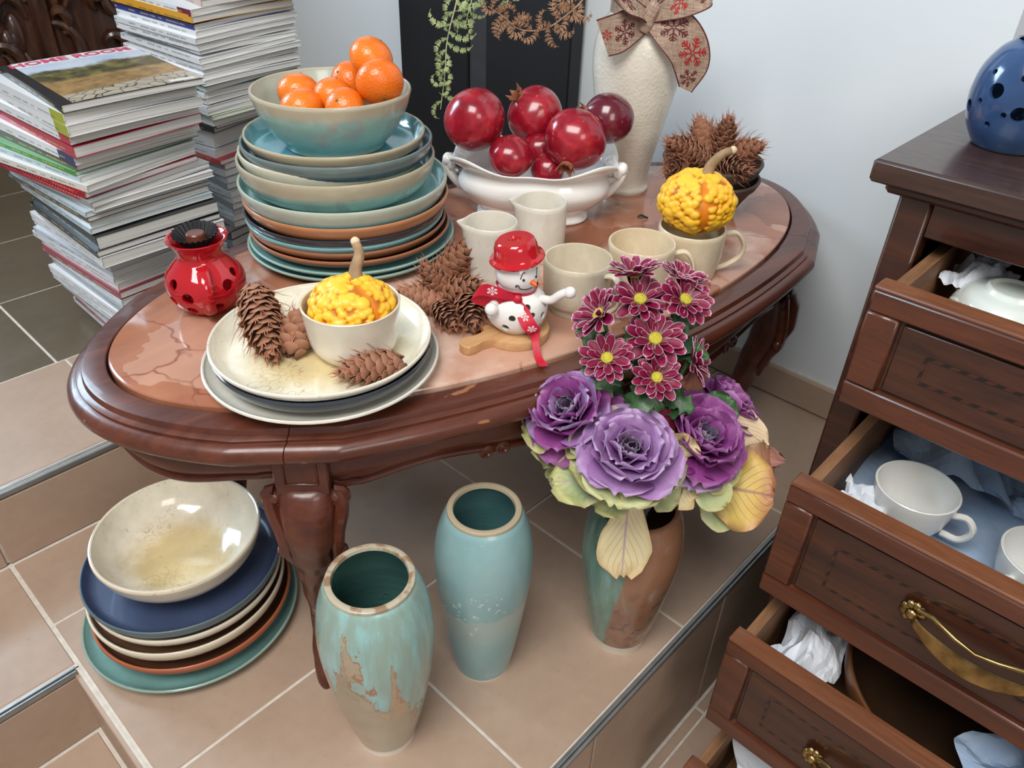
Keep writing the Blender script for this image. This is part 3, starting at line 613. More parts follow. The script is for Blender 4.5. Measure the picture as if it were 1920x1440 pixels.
# ---------------------------------------------------------------- mugs and creamers
def stone_mat(name, c1, c2, rough=0.3, inside=None):
    m = MT(name, rough, 0.3); n = m.noise(18, 4, 0.6); c = m.ramp(n, [(0.3, S(*c1)), (0.7, S(*c2))]); c = m.mix(m.math('MULTIPLY', m.step(m.noise(420, 2), 0.62, 0.70), 0.22), c, S(160, 140, 112))
    st = m.noise(3, 4, 0.6, m.map(m.co(), (26, 26, 5))); c = m.mix(m.math('MULTIPLY', m.step(st, 0.50, 0.72), 0.14), c, S(180, 158, 122)); m.col(c); m.bump(n, 0.06, 0.003); return m.m
MUGM = stone_mat('oatmeal_stoneware', (206, 188, 156), (228, 214, 188)); CREAMM = stone_mat('milk_stoneware', (214, 208, 194), (232, 228, 218)); MUGG = stone_mat('greige_stoneware', (198, 186, 162), (220, 210, 190))
def cup_prof(rb, rt, h, foot=False, wall=0.0035, ft=0.006):
    o = [(rb - 0.003, 0.001), (rb - 0.001, 0.0)]
    if foot: o += [(rb, 0.002), (rb, 0.009), (rb + 0.003, 0.011), (lerp(rb, rt, 0.85), 0.017)]
    else: o += [(rb, 0.0015), (lerp(rb, rt, 0.25), 0.012)]
    o += [(lerp(rb, rt, 0.92), h * 0.5), (rt, h * 0.9), (rt, h - 0.0015), (rt - 0.0012, h), (rt - wall + 0.0006, h - 0.0004), (rt - wall, h - 0.003), (lerp(rb, rt, 0.9) - wall, h * 0.5), (rb - wall * 0.4, ft + 0.008), (rb - 0.008, ft)]
    return [(0, 0.001)] + o + [(0, ft)]
def mug(label, x, y, rb, rt, h, mat, hang, foot=False, hr=0.022, hz=0.5, ho=0.026):
    t = thing('mug', label, 'mug', (x, y, TZ), math.radians(hang), 'stoneware mugs on the marble table')
    MB().lathe(cup_prof(rb, rt, h, foot), 56).build('body', mat, t, smooth=40)
    p = spline([(rt - 0.003, 0, h * (hz + 0.33)), (rt + ho * 0.55, 0, h * (hz + 0.36)), (rt + ho, 0, h * (hz + 0.12)), (rt + ho * 0.92, 0, h * (hz - 0.14)), (rt + ho * 0.35, 0, h * (hz - 0.33)), (lerp(rb, rt, 0.6) - 0.001, 0, h * (hz - 0.40))], 22)
    MB().tube(p, [0.0056] * 4 + [0.0052] * 18, 10, flat=0.62, up=(0, 0, 1)).build('handle', mat, t); return t
mug('greige footed mug behind the snowman with handle toward the viewer', 0.078, 0.890, 0.0340, 0.0437, 0.071, MUGG, -38, True, ho=0.022)
mug('empty oatmeal mug in the middle of the three mugs', 0.164, 0.944, 0.0405, 0.0443, 0.071, MUGM, -8)
mug('oatmeal mug carrying the larger warty gourd', 0.240, 1.002, 0.0400, 0.0460, 0.070, MUGM, 4, ho=0.030)
def creamer(label, x, y, r, h, mat, ang):
    def fn(a, q, z):
        d = math.atan2(math.sin(a - ang), math.cos(a - ang)); k = max(0, (z - h * 0.72) / (h * 0.28)); g = math.exp(-(d / 0.33) ** 2)
        if q < 1e-6: return (0, 0, z)
        return (q * math.cos(a) + math.cos(ang) * g * k * k * 0.0125, q * math.sin(a) + math.sin(ang) * g * k * k * 0.0125, z + g * k * 0.002)
    o = MB().lathe(cup_prof(r * 0.97, r, h, False, 0.003), 64, fn=fn).build('creamer', mat, None, (x, y, TZ), smooth=45); return tag(o, label, 'jug', 'handleless milk jugs')
creamer('pale handleless jug beside the plate stack, lip pointing left', -0.035, 0.967, 0.0352, 0.083, CREAMM, math.radians(195))
creamer('pale handleless jug in front of the white tureen', 0.033, 1.044, 0.0362, 0.083, CREAMM, math.radians(190))

# ---------------------------------------------------------------- tall white vase, clay pots
m = MT('white_crackle_glaze', 0.3, 0.3); m.col(m.ramp(m.noise(20, 4), [(0.3, S(214, 208, 192)), (0.7, S(230, 225, 212))])).bump(m.voro(190, 'F1'), 0.25, 0.002); TALLM = m.m
tag(MB().lathe(vase_prof([(0.041, 0.0), (0.0425, 0.006), (0.0395, 0.018), (0.043, 0.05), (0.054, 0.105), (0.0655, 0.16), (0.0715, 0.205), (0.0700, 0.240), (0.060, 0.268), (0.046, 0.290), (0.044, 0.312), (0.052, 0.335)], n=54), 72).build('tall_vase', TALLM, None, (0.183, 1.323, TZ), smooth=50), 'tall off-white crackled vase with a ribbon bow round its neck', 'vase')
POTM = plain('dark_clay', (84, 68, 58), 0.7, var=0.14, scale=14, bump=0.1)
def pot(label, z, rb, rt, h, cx=0.309):
    mb = MB().lathe([(0, 0.001), (rb - 0.002, 0.001), (rb, 0.0), (lerp(rb, rt, 0.78), h * 0.76), (lerp(rb, rt, 0.80) + 0.002, h * 0.77), (rt, h - 0.003), (rt - 0.001, h - 0.0005), (rt - 0.003, h), (rt - 0.005, h - 0.001), (rt - 0.0075, h * 0.8), (rb - 0.004, 0.008), (0, 0.008)], 56)
    return tag(mb.build('plant_pot', POTM, None, (cx, 1.234, z), smooth=40), label, 'pot', 'nested clay pots')
pot('dark brown clay pot standing on the marble, outer one of the nested pair', TZ, 0.040, 0.0775, 0.062, 0.312)
pot('dark brown clay pot full of pine cones, nested inside another', TZ + 0.0095, 0.036, 0.0800, 0.079, 0.309)

# ---------------------------------------------------------------- white tureen
m = MT('white_porcelain', 0.12, 0.4); m.col(m.ramp(m.noise(6, 3), [(0.3, S(236, 236, 234)), (0.7, S(244, 244, 242))])); PORC = m.m
tur = thing('tureen', 'white porcelain footed tureen with scalloped rim full of pomegranates', 'tureen', (0.024, 1.205, TZ), math.radians(-4))
TPROF = [(0.56, 0.004), (0.66, 0.0), (0.69, 0.004), (0.65, 0.011), (0.65, 0.015), (0.73, 0.021), (0.84, 0.034), (0.915, 0.048), (0.915, 0.060), (0.875, 0.070), (0.87, 0.076), (0.92, 0.083), (0.985, 0.0885), (1.0, 0.0915), (0.99, 0.0935), (0.95, 0.0915), (0.88, 0.084), (0.84, 0.075), (0.86, 0.060), (0.80, 0.044), (0.6, 0.034)]
def tfn(a, q, z):
    if q < 1e-6: return (0, 0, z)
    ca, sa = math.cos(a), math.sin(a); n = 3.2; rr = (abs(ca) ** n + abs(sa) ** n) ** (-1 / n)
    lob = 1 - 0.045 * abs(math.sin(2 * a)) ** 6 * (1 if 0.018 < z < 0.08 else 0.15); lip = max(0, (z - 0.076) / 0.016)
    corner = abs(math.sin(2 * a)); zz = z + lip * (0.016 * corner ** 3 - 0.007 + 0.002 * math.cos(8 * a)); k = 1 + 0.04 * lip * corner ** 2
    return (0.130 * q * rr * ca * lob * k, 0.088 * q * rr * sa * lob * k, zz)
MB().lathe([(0, 0.004)] + smooth_prof(TPROF, 60) + [(0, 0.032)], 96, fn=tfn).build('bowl_body', PORC, tur, smooth=60)
for sg in (-1, 1):
    p = spline([(sg * 0.088, -0.004, 0.030), (sg * 0.112, -0.006, 0.036), (sg * 0.130, -0.008, 0.054), (sg * 0.139, -0.008, 0.074), (sg * 0.134, -0.006, 0.083)], 16)
    hd = MB().tube(p, [lerp(0.008, 0.0062, k / 15) for k in range(16)], 10).build('handle', PORC, tur)
    p2 = spline([(sg * 0.104, -0.004, 0.064), (sg * 0.122, -0.006, 0.062), (sg * 0.135, -0.007, 0.074)], 10); MB().tube(p2, 0.005, 8).build('handle_scroll', PORC, hd)
    MB().grid(lambda u, v: (sg * (0.134 + 0.013 * math.sin(u * PI) * math.cos((v - 0.5) * 5)), -0.007 + (v - 0.5) * 0.034 * math.sin(0.25 + u * 2.5), 0.090 - u * 0.028 + 0.0035 * math.cos(v * 18) * u), 10, 13).build('leaf_cap', PORC, hd)
    MB().ball((sg * 0.137, -0.007, 0.080), (0.009, 0.012, 0.0105), 12, 8).build('leaf_cap', PORC, hd)

# ---------------------------------------------------------------- red oil burner, chocolate
m = MT('red_gloss_glaze', 0.07, 0.6); m.col(m.ramp(m.noise(9, 3), [(0.3, S(164, 14, 26)), (0.7, S(190, 24, 36))])); RED = m.m
bur = thing('oil_burner', 'shiny red ceramic oil burner with round holes at the table end', 'oil burner', (-0.386, 0.862, TZ), math.radians(0))
o_ = smooth_prof([(0.028, 0.0), (0.030, 0.003), (0.041, 0.014), (0.0478, 0.031), (0.0455, 0.048), (0.0345, 0.062), (0.0275, 0.071), (0.0285, 0.080), (0.0325, 0.089), (0.0355, 0.0925)], 30)
inn = smooth_prof([(0.0345, 0.0950), (0.0305, 0.0920), (0.026, 0.084), (0.0245, 0.071), (0.031, 0.061), (0.0415, 0.048), (0.0438, 0.031), (0.037, 0.016), (0.026, 0.006)], 26)
bd = MB().lathe([(0, 0.0)] + o_ + [(0.0362, 0.0938), (0.0358, 0.0952)] + inn + [(0, 0.006)], 64).build('body', RED, bur, smooth=45)
bpy.context.view_layer.update()
cut = []
for az, z, r in ((-97, 0.034, 0.0072), (-122, 0.048, 0.0066), (-128, 0.026, 0.0066), (-98, 0.014, 0.0068), (-35, 0.044, 0.0072), (-12, 0.055, 0.0060), (-55, 0.018, 0.0068), (-160, 0.036, 0.007), (40, 0.034, 0.0072), (90, 0.04, 0.007), (140, 0.034, 0.0072)):
    a = math.radians(az); rr = 0.044; d = Vector((math.cos(a), math.sin(a), (z - 0.031) * 22)); cut.append(((rr * math.cos(a), rr * math.sin(a), z), d, r, 0.014))
drill(bd, cut)
p = spline([(0.030, 0, 0.066), (0.040, 0, 0.066), (0.054, 0, 0.056), (0.0585, 0, 0.038), (0.053, 0, 0.020), (0.041, 0, 0.012)], 18)
hh = MB().tube(p, 0.0075, 10, flat=0.5).build('handle', RED, bur); hh.rotation_euler = (0, 0, math.radians(-68))
BLKPAPER = plain('black_pleated_paper', (22, 23, 27), 0.6, var=0.2)
def pl(a, q, z):
    w_ = 1 + 0.05 * math.cos(a * 26) * (q / 0.026); return (q * math.cos(a) * w_, q * math.sin(a) * w_, z)
tag(MB().lathe([(0, 0.0), (0.016, 0.0), (0.0265, 0.0155), (0.0262, 0.0158), (0.0155, 0.0012), (0, 0.0012)], 208, fn=lambda a, q, z: pl(a, q, z) if q > 0 else (0, 0, z)).build('paper_candy_cup', BLKPAPER, None, (-0.386, 0.862, TZ + 0.0865), (0.1, 0, 0), smooth=20), 'black pleated paper candy cup in the mouth of the red burner', 'paper cup')
CHOC = plain('milk_chocolate', (98, 50, 34), 0.3, var=0.12)
tag(MB().lathe([(0, 0), (0.0115, 0.0), (0.0125, 0.002), (0.0112, 0.0105), (0.0098, 0.012), (0, 0.0125)], 32).build('chocolate', CHOC, None, (-0.386, 0.861, TZ + 0.0885), smooth=30), 'round brown chocolate sitting in the black paper cup', 'chocolate')

# ---------------------------------------------------------------- fruit
m = MT('orange_peel', 0.32, 0.15); n_ = m.noise(5, 3); m.col(m.ramp(n_, [(0.3, S(222, 98, 10)), (0.7, S(242, 130, 24))])).bump(m.voro(330, 'F1'), 0.22, 0.002).sss(0.12, (1, 0.35, 0.1)); ORM = m.m
STEMM = plain('dry_stem_end', (92, 96, 52), 0.7)
def orange(label, p, r, d):
    t = thing('orange', label, 'orange', p, 0, 'oranges in the aqua bowl'); mx = basis((0, 0, 0), d)
    me = MB().ball((0, 0, 0), (r, r, r * 0.88), 32, 20).mesh('peel', 60); o = put('peel', me, ORM, t); o.matrix_local = mx
    MB().lathe([(0, 0.0012), (0.0016, 0.001), (0.0024, 0.0), (0.0018, -0.001)], 7).build('stem_end', STEMM, t).matrix_local = mx @ Matrix.Translation((0, 0, r * 0.88 - 0.0004))
orange('topmost orange, crowning the pile in the aqua bowl', (-0.2006, 1.086, 0.7040), 0.0293, (0.5, 0.1, 0.8))
orange('large wrinkled orange in front of the topmost one at the bowl rim', (-0.1816, 1.03, 0.6875), 0.0306, (0.3, -0.8, -0.5))
orange('half hidden orange at the back, behind the middle of the bowl', (-0.2400, 1.118, 0.6670), 0.0259, (-0.4, -0.5, 0.5))
orange('orange in the middle of the bowl between left pair and right ones', (-0.249, 1.06, 0.6605), 0.0268, (0.2, 0.1, 0.9))
orange('orange at the back left of the aqua bowl', (-0.3020, 1.086, 0.6560), 0.0290, (0.1, 0.3, 0.8))
orange('orange at the front left of the aqua bowl, low behind the rim', (-0.2857, 1.03, 0.6520), 0.0285, (-0.2, 0.1, 0.6))
orange('orange at the front of the aqua bowl showing its green stem end', (-0.2249, 1.01, 0.6600), 0.0257, (-0.25, -0.75, 0.62))
m = MT('pomegranate_skin', 0.22, 0.3); n_ = m.noise(26, 5, 0.65, None, 0.6); r_ = m.rnd()
c = m.ramp(n_, [(0.25, S(104, 10, 28)), (0.5, S(146, 20, 38)), (0.66, S(176, 42, 54)), (0.8, S(198, 96, 84))]); c = m.mix(m.math('MULTIPLY', m.step(m.noise(120, 2), 0.70, 0.74), 0.6), c, S(206, 140, 110)); m.col(c).bump(m.noise(30, 4), 0.1, 0.003); POM = m.m
m = MT('dark_plum_skin', 0.2, 0.4); m.col(m.mix(m.math('MULTIPLY', m.step(m.noise(110, 2), 0.66, 0.71), 0.5), m.ramp(m.noise(14, 4), [(0.3, S(78, 14, 34)), (0.7, S(112, 24, 42))]), S(190, 130, 110))); PLUM = m.m
CALYX = plain('dry_calyx', (150, 92, 62), 0.7, var=0.3)
def pomegranate(label, p, r, d, mat=POM, sq=0.93, crown=True, cat='pomegranate'):
    t = thing('pomegranate', label, cat, p, 0, 'red fruit in the tureen'); mx = basis((0, 0, 0), d)
    def fn(a, q, z):
        k = 1 + 0.02 * math.cos(5 * a + p[0] * 90); zz = z * sq; top = max(0, z - 0.86) / 0.14
        return (r * q * k * math.cos(a), r * q * k * math.sin(a), r * (zz + 0.06 * top ** 2))
    pr = [(math.sin(PI * i / 24), -math.cos(PI * i / 24)) for i in range(25)]; pr[0] = (0, -1); pr[-1] = (0, 1)
    o = put('fruit_body', MB().lathe(pr, 40, fn=lambda a, q, z: fn(a, q, z)).mesh('fruit_body', 60), mat, t); o.matrix_local = mx
    if crown:
        z0 = r * sq * 0.97; cr = MB().lathe([(r * 0.26, z0 - 0.004), (r * 0.21, z0 + 0.003), (r * 0.20, z0 + 0.008), (r * 0.185, z0 + 0.008), (r * 0.17, z0 + 0.002), (0, z0)], 24)
        for k in range(6):
            a = k * PI / 3; ca, sa = math.cos(a), math.sin(a); tx = Vector((-sa, ca, 0)); b = Vector((ca * r * 0.195, sa * r * 0.195, z0 + 0.006)); tip = Vector((ca * r * (0.30 + 0.04 * (k % 3)), sa * r * 0.30, z0 + 0.013 + 0.003 * (k % 2)))
            e = tx * r * 0.105; nn = Vector((ca, sa, 0)) * 0.0012; cr.add([b - e, b + e, tip, b - e + nn, b + e + nn, tip + nn], [(0, 1, 2), (3, 5, 4), (0, 2, 5, 3), (1, 4, 5, 2)])
        c_ = cr.build('calyx', CALYX, t); c_.matrix_local = mx
    return t
pomegranate('big pomegranate at the left end of the white tureen', (-0.0709, 1.19, 0.5972), 0.0475, (0.75, -0.25, -0.62))
pomegranate('pomegranate at the back with its crown pointing up left', (0.0212, 1.235, 0.5953), 0.0440, (-0.62, -0.28, 0.68))
pomegranate('big glossy pomegranate at the front right of the tureen', (0.081, 1.16, 0.5822), 0.0468, (-0.25, -0.75, -0.62))
pomegranate('dark plum coloured pomegranate at the right end against the tall vase', (0.1339, 1.215, 0.5993), 0.0375, (-0.85, -0.2, 0.25), PLUM, 1.05)
pomegranate('small red apple between the pomegranates at the tureen front', (-0.0133, 1.145, 0.5591), 0.0334, (0.1, -0.15, 0.98), POM, 0.9, False, 'apple')
pomegranate('small red fruit tucked beneath the back pomegranate', (0.030, 1.200, 0.5520), 0.0280, (0.3, -0.5, 0.5), POM, 0.95, False, 'apple')
pomegranate('small red fruit half hidden under the front right pomegranate', (0.0430, 1.164, 0.5330), 0.0260, (0.3, -0.5, 0.5), POM, 0.95, False, 'apple')

# ---------------------------------------------------------------- warty gourds
m = MT('gourd_skin', 0.45, 0.05); h_ = m.attr('wart'); c = m.ramp(h_, [(0.0, S(226, 130, 14)), (0.25, S(228, 146, 16)), (0.6, S(236, 172, 26)), (1.0, S(244, 190, 50))]); c = m.mix(m.math('MULTIPLY', m.math('MULTIPLY', 0.85, m.math('SUBTRACT', 1.0, m.step(h_, 0.05, 0.45))), m.math('SUBTRACT', 1.0, m.attr('stripe'))), c, S(168, 96, 10)); m.col(c).sss(0.1, (1, 0.5, 0.1)); GOURD = m.m
GSTEM = plain('dry_gourd_stem', (150, 124, 92), 0.8, var=0.3, scale=60); GCUT = plain('pale_cut_end', (214, 196, 164), 0.8)
def gourd(label, p, R, H, rz, seed, stem, lift):
    t = thing('gourd', label, 'gourd', p, rz, 'warty yellow gourds'); rs = np.random.RandomState(seed)
    bm = bmesh.new(); bmesh.ops.create_icosphere(bm, subdivisions=6, radius=1.0); V = np.array([v.co[:] for v in bm.verts]); F = [[v.index for v in f.verts] for f in bm.faces]; bm.free()
    n = 420; k = np.arange(n) + 0.5; ph = np.arccos(1 - 2 * k / n); th = PI * (1 + 5 ** 0.5) * k; Cn = np.c_[np.cos(th) * np.sin(ph), np.sin(th) * np.sin(ph), np.cos(ph)] + rs.normal(0, 0.03, (n, 3)); Cn /= np.linalg.norm(Cn, axis=1)[:, None]
    rad = rs.choice([0.075, 0.10, 0.125, 0.15, 0.19], n, p=[0.2, 0.3, 0.25, 0.15, 0.1]); az = np.arctan2(Cn[:, 1], Cn[:, 0]); stripes = [math.radians(q) for q in (-62, 60, 150)]
    keep = np.ones(n, bool)
    for s_ in stripes: keep &= ~((np.abs(np.angle(np.exp(1j * (az - s_)))) < 0.17) & (np.abs(Cn[:, 2]) < 0.97) & (rs.rand(n) < 0.85))
    Cn, rad = Cn[keep], rad[keep]
    D = np.arccos(np.clip(V @ Cn.T, -1, 1)) / rad[None]; hgt = np.sqrt(np.clip(1 - D ** 2, 0, None)) * rad[None] ** 0.7 * 0.36; w_ = hgt.max(1)
    vz = np.arctan2(V[:, 1], V[:, 0]); st = np.zeros(len(V))
    for s_ in stripes: st = np.maximum(st, np.exp(-(np.angle(np.exp(1j * (vz - s_))) / 0.16) ** 2))
    base = 1 + 0.03 * np.cos(5 * vz) - 0.10 * np.exp(-((1 - V[:, 2]) / 0.04)); rr = base + 0.95 * w_
    P = V * rr[:, None]; P[:, 0] *= R * 0.93; P[:, 1] *= R * 0.93; P[:, 2] *= H * 0.93
    mb = MB(); mb.v = [tuple(q) for q in P]; mb.f = [tuple(f) for f in F]; mb.build('gourd_skin', GOURD, t, smooth=180, attrs={'wart': np.clip(w_ / 0.075, 0, 1), 'stripe': st})
    sp = spline([Vector(q) for q in stem], 14); s_o = MB().tube(sp, [lerp(0.0085, 0.0048, (k / 13) ** 0.7) for k in range(14)], 9).build('stem', GSTEM, t)
    MB().ball(sp[-1], 0.0053, 9, 6).build('cut_end', GCUT, s_o)
gourd('smaller warty yellow gourd sitting in the small cream bowl', (-0.1745, 0.728, TZ + 0.0785), 0.0475, 0.0385, math.radians(20), 3, [(0.008, 0.012, 0.030), (0.010, 0.016, 0.040), (0.016, 0.022, 0.053), (0.014, 0.030, 0.064)], 0)
gourd('larger warty yellow gourd sitting on the rightmost mug', (0.239, 1.001, TZ + 0.1060), 0.0515, 0.0425, math.radians(-25), 8, [(0.006, 0.004, 0.036), (0.010, 0.006, 0.050), (0.020, 0.010, 0.064), (0.032, 0.016, 0.070)], 0)

# ---------------------------------------------------------------- pine cones
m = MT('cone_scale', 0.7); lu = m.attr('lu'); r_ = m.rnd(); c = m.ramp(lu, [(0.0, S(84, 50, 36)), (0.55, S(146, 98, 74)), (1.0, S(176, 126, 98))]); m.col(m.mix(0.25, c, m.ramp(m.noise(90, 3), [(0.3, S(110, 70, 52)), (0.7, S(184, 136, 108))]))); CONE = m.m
CORE = plain('cone_core', (66, 38, 26), 0.8, var=0.2); BRACT = plain('cone_bract', (164, 104, 76), 0.7, var=0.25, scale=80)
def scale_geo(L=1.0, W=1.0):
    vs = []; fs = []; nu, nv = 5, 5; lu_ = []
    for s_ in (0, 1):
        for i in range(nu):
            u = i / (nu - 1); w_ = W * 0.5 * (0.28 + 0.72 * math.sin(min(1, u * 1.12) * PI * 0.62)) * (1.0 if u < 0.99 else 0.62)
            for j in range(nv):
                v = j / (nv - 1) * 2 - 1; vs.append((u * L - 0.10 * L * v * v * u, v * w_, 0.16 * L * u * u - 0.16 * W * v * v - s_ * 0.045 * L)); lu_.append(u)
    o = nu * nv
    for s_ in (0, 1):
        for i in range(nu - 1):
            for j in range(nv - 1):
                a = s_ * o + i * nv + j; fs.append((a, a + 1, a + nv + 1, a + nv) if s_ else (a, a + nv, a + nv + 1, a + 1))
    ring = [i * nv for i in range(nu)] + [(nu - 1) * nv + j for j in range(1, nv)] + [i * nv + nv - 1 for i in range(nu - 2, -1, -1)] + [j for j in range(nv - 2, 0, -1)]
    for a, b in zip(ring, ring[1:] + ring[:1]): fs.append((a, b, b + o, a + o))
    return vs, fs, lu_
SCALE_V, SCALE_F, SCALE_LU = scale_geo()
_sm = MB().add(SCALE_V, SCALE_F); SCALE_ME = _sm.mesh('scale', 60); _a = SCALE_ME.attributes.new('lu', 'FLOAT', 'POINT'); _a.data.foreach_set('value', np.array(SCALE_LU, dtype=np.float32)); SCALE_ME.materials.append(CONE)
def pinecone(label, p, d, L, R, seed, single=False, group='pine cones', roll=0.0, bracts=1.0):
    """Douglas fir cone: local z from stalk to tip"""
    rs = random.Random(seed); t = thing('pine_cone', label, 'pine cone', p, 0, group); t.matrix_world = basis(p, d) @ Matrix.Rotation(roll, 4, 'Z')
    prof = lambda u: R * (math.sin(PI * (0.10 + 0.80 * u)) ** 0.55) * (1.0 if u < 0.75 else 1 - 0.35 * (u - 0.75) / 0.25)
    MB().lathe([(0, -L / 2)] + [(prof(i / 12) * 0.62, lerp(-L / 2, L / 2, i / 12)) for i in range(13)] + [(0, L / 2)], 14).build('core', CORE, t)
    n = max(34, int(58 * L / 0.075)); sc = MB(); lu = []; br = MB()
    for k in range(n):
        u = (k + 0.5) / n; a = k * 2.39996; z = lerp(-L / 2, L / 2 * 0.97, u); r = prof(u); tip = lerp(0.10, 1.05, u ** 1.3)
        o = Vector((math.cos(a), math.sin(a), 0)); fw = (o * math.cos(1.08 + 0.2 * u + 0.55 * max(0, (u - 0.7) / 0.3) ** 2) + Vector((0, 0, 1)) * math.sin(1.08 + 0.2 * u + 0.55 * max(0, (u - 0.7) / 0.3) ** 2)).normalized(); side = Vector((-math.sin(a), math.cos(a), 0)); nn = fw.cross(side)
        s_ = R * lerp(0.88, 0.52, max(0, u - 0.55) / 0.45) * (0.8 if u < 0.08 else 1) * rs.uniform(0.94, 1.06); b = o * (r * 0.60) + Vector((0, 0, z - s_ * 0.45))
        mx = Matrix(((fw.x * s_, side.x * s_ * 1.12, -nn.x * s_, b.x), (fw.y * s_, side.y * s_ * 1.12, -nn.y * s_, b.y), (fw.z * s_, side.z * s_ * 1.12, -nn.z * s_, b.z), (0, 0, 0, 1)))
        if single: put('scale', SCALE_ME, CONE, t, mx=mx)
        else: sc.add(SCALE_V, SCALE_F, mx); lu += SCALE_LU
        if rs.random() < bracts and u > 0.02:
            for j in (-1, 0, 1):
                bd = (fw * rs.uniform(0.8, 1.1) + o * rs.uniform(-0.05, 0.35) + side * (j * 0.28 + rs.uniform(-0.15, 0.15))).normalized(); ln = s_ * rs.uniform(0.7, 1.25) * (1.25 if j == 0 else 0.8); q = b + fw * s_ * 0.72 + o * R * 0.06
                e = side * 0.0006; m1 = q + bd * ln * 0.55 + o * ln * 0.05; m2 = q + bd * ln + Vector((rs.uniform(-1, 1), rs.uniform(-1, 1), rs.uniform(-1, 1))) * ln * 0.18
                h2 = bd.cross(side).normalized() * 0.0004; br.add([q - e, q + e, q + h2, m1 - e, m1 + e, m1 + h2, m2], [(0, 1, 4, 3), (1, 2, 5, 4), (2, 0, 3, 5), (3, 4, 6), (4, 5, 6), (5, 3, 6)])
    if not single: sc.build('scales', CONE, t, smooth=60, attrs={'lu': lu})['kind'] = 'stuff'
    if br.v: br.build('bracts', BRACT, t, smooth=0)['kind'] = 'stuff'
    return t
cg = 'pine cones on the cream dish'
pinecone('long pine cone leaning on the left rim of the cream dish', (-0.2755, 0.7330, 0.5060), (0.20, -0.42, -0.20), 0.096, 0.0235, 1, True, cg)
pinecone('pine cone standing end-on beside the small cream bowl', (-0.2370, 0.7250, 0.4990), (0.10, 0.62, 0.48), 0.050, 0.0200, 2, True, cg, bracts=0.7)
pinecone('short pine cone lying at the front right of the cream dish', (-0.1480, 0.6720, 0.4925), (-0.93, -0.25, -0.05), 0.066, 0.0180, 3, True, cg, bracts=0.8)
cg = 'loose pine cones between plates and jugs'
for lab, p, d, L, R in (('pine cone propped against the left milk jug', (-0.0829, 0.9487, 0.4790), (0.55, 0.2, 0.62), 0.070, 0.021),
        ('pine cone leaning behind others at the tall stack base', (-0.0982, 0.8841, 0.4780), (-0.5, 0.1, 0.75), 0.065, 0.019), ('pine cone lying nearest the cream dish rim', (-0.1182, 0.8658, 0.4680), (-0.8, 0.35, 0.1), 0.062, 0.017),
        ('pine cone lying with its tip toward the viewer by the snowman', (-0.0541, 0.8330, 0.4700), (0.25, -0.85, -0.1), 0.058, 0.020), ('small pine cone wedged between the dish and the snowman', (-0.0840, 0.8287, 0.4660), (0.5, -0.8, -0.05), 0.050, 0.016),
        ('pine cone half hidden in the heap by the left jug', (-0.0732, 0.8772, 0.4750), (0.7, -0.1, 0.35), 0.060, 0.019)):
    pinecone(lab, p, d, L, R, int(p[0] * 9999) % 97, False, cg, bracts=0.9)
cg = 'pine cones heaped in the clay pot'
for lab, p, d, L, R in (('pine cone at the left of the clay pot heap', (0.2624, 1.2110, 0.5530), (-0.7, -0.1, 0.35), 0.075, 0.022), ('whiskery pine cone standing highest in the clay pot', (0.3187, 1.2287, 0.5660), (0.05, -0.1, 0.95), 0.075, 0.020),
        ('pine cone at the right of the clay pot heap', (0.3470, 1.2228, 0.5520), (0.75, -0.2, 0.35), 0.068, 0.021), ('pine cone at the front of the clay pot near its rim', (0.3273, 1.1751, 0.5450), (0.4, -0.8, 0.2), 0.060, 0.019),
        ('pine cone at the back of the clay pot heap', (0.2939, 1.2527, 0.5600), (-0.2, 0.5, 0.6), 0.070, 0.021), ('pine cone low in the front left of the clay pot', (0.2421, 1.1855, 0.5400), (-0.3, -0.8, 0.2), 0.060, 0.018)):
    pinecone(lab, p, d, L, R, int(p[0] * 9999) % 89, False, cg)

# ---------------------------------------------------------------- wooden coaster and snowman
cz = thing('wooden_coaster', 'small round pale wood board with a handle under the snowman', 'coaster', (0.002, 0.819, TZ), math.radians(218))
def bo(u):       # outline: disc r .041 with a paddle handle along +x
    return u
pts = []; n = 60
for k in range(n + 1):
    a = math.radians(16) + k / n * math.radians(328); pts.append((0.0415 * math.cos(a), 0.0415 * math.sin(a)))
hnd = [(0.046, -0.0095), (0.056, -0.0085), (0.068, -0.0115), (0.075, -0.0105), (0.079, -0.005), (0.0795, 0.0), (0.079, 0.005), (0.075, 0.0105), (0.068, 0.0115), (0.056, 0.0085), (0.046, 0.0095)]
ol = pts + hnd; N = len(ol); mb = MB(); vs = []
for z, s_ in ((0.0, 0.985), (0.001, 1.0), (0.0105, 1.0), (0.012, 0.98)): vs += [(x_ * s_, y_ * s_, z) for x_, y_ in ol]
fs = [tuple(range(N))[::-1], tuple(3 * N + k for k in range(N))] + [(i * N + k, i * N + (k + 1) % N, (i + 1) * N + (k + 1) % N, (i + 1) * N + k) for i in range(3) for k in range(N)]
mb.add(vs, fs).build('board', LIGHTWOOD, cz, smooth=30)
WHITEG = MT('white_gloss_glaze', 0.12, 0.5); WHITEG.col(S(232, 230, 226)); WHITEG = WHITEG.m
sn = thing('snowman', 'white ceramic snowman with a red hat and red ribbon scarf', 'figurine', (0.002, 0.820, TZ + 0.0122))
o_ = [(0.024, 0.0), (0.0245, 0.0008)] + smooth_prof([(0.026, 0.002), (0.0345, 0.012), (0.0378, 0.026), (0.0345, 0.040), (0.026, 0.0495), (0.0195, 0.053)], 22)
i_ = smooth_prof([(0.0165, 0.0515), (0.0235, 0.0475), (0.0318, 0.0385), (0.0348, 0.026), (0.0315, 0.0135), (0.022, 0.0045)], 18)
sb = MB().lathe([(0, 0.0)] + o_ + [(0.0165, 0.0530)] + i_ + [(0, 0.004)], 56).build('body', WHITEG, sn, smooth=50)
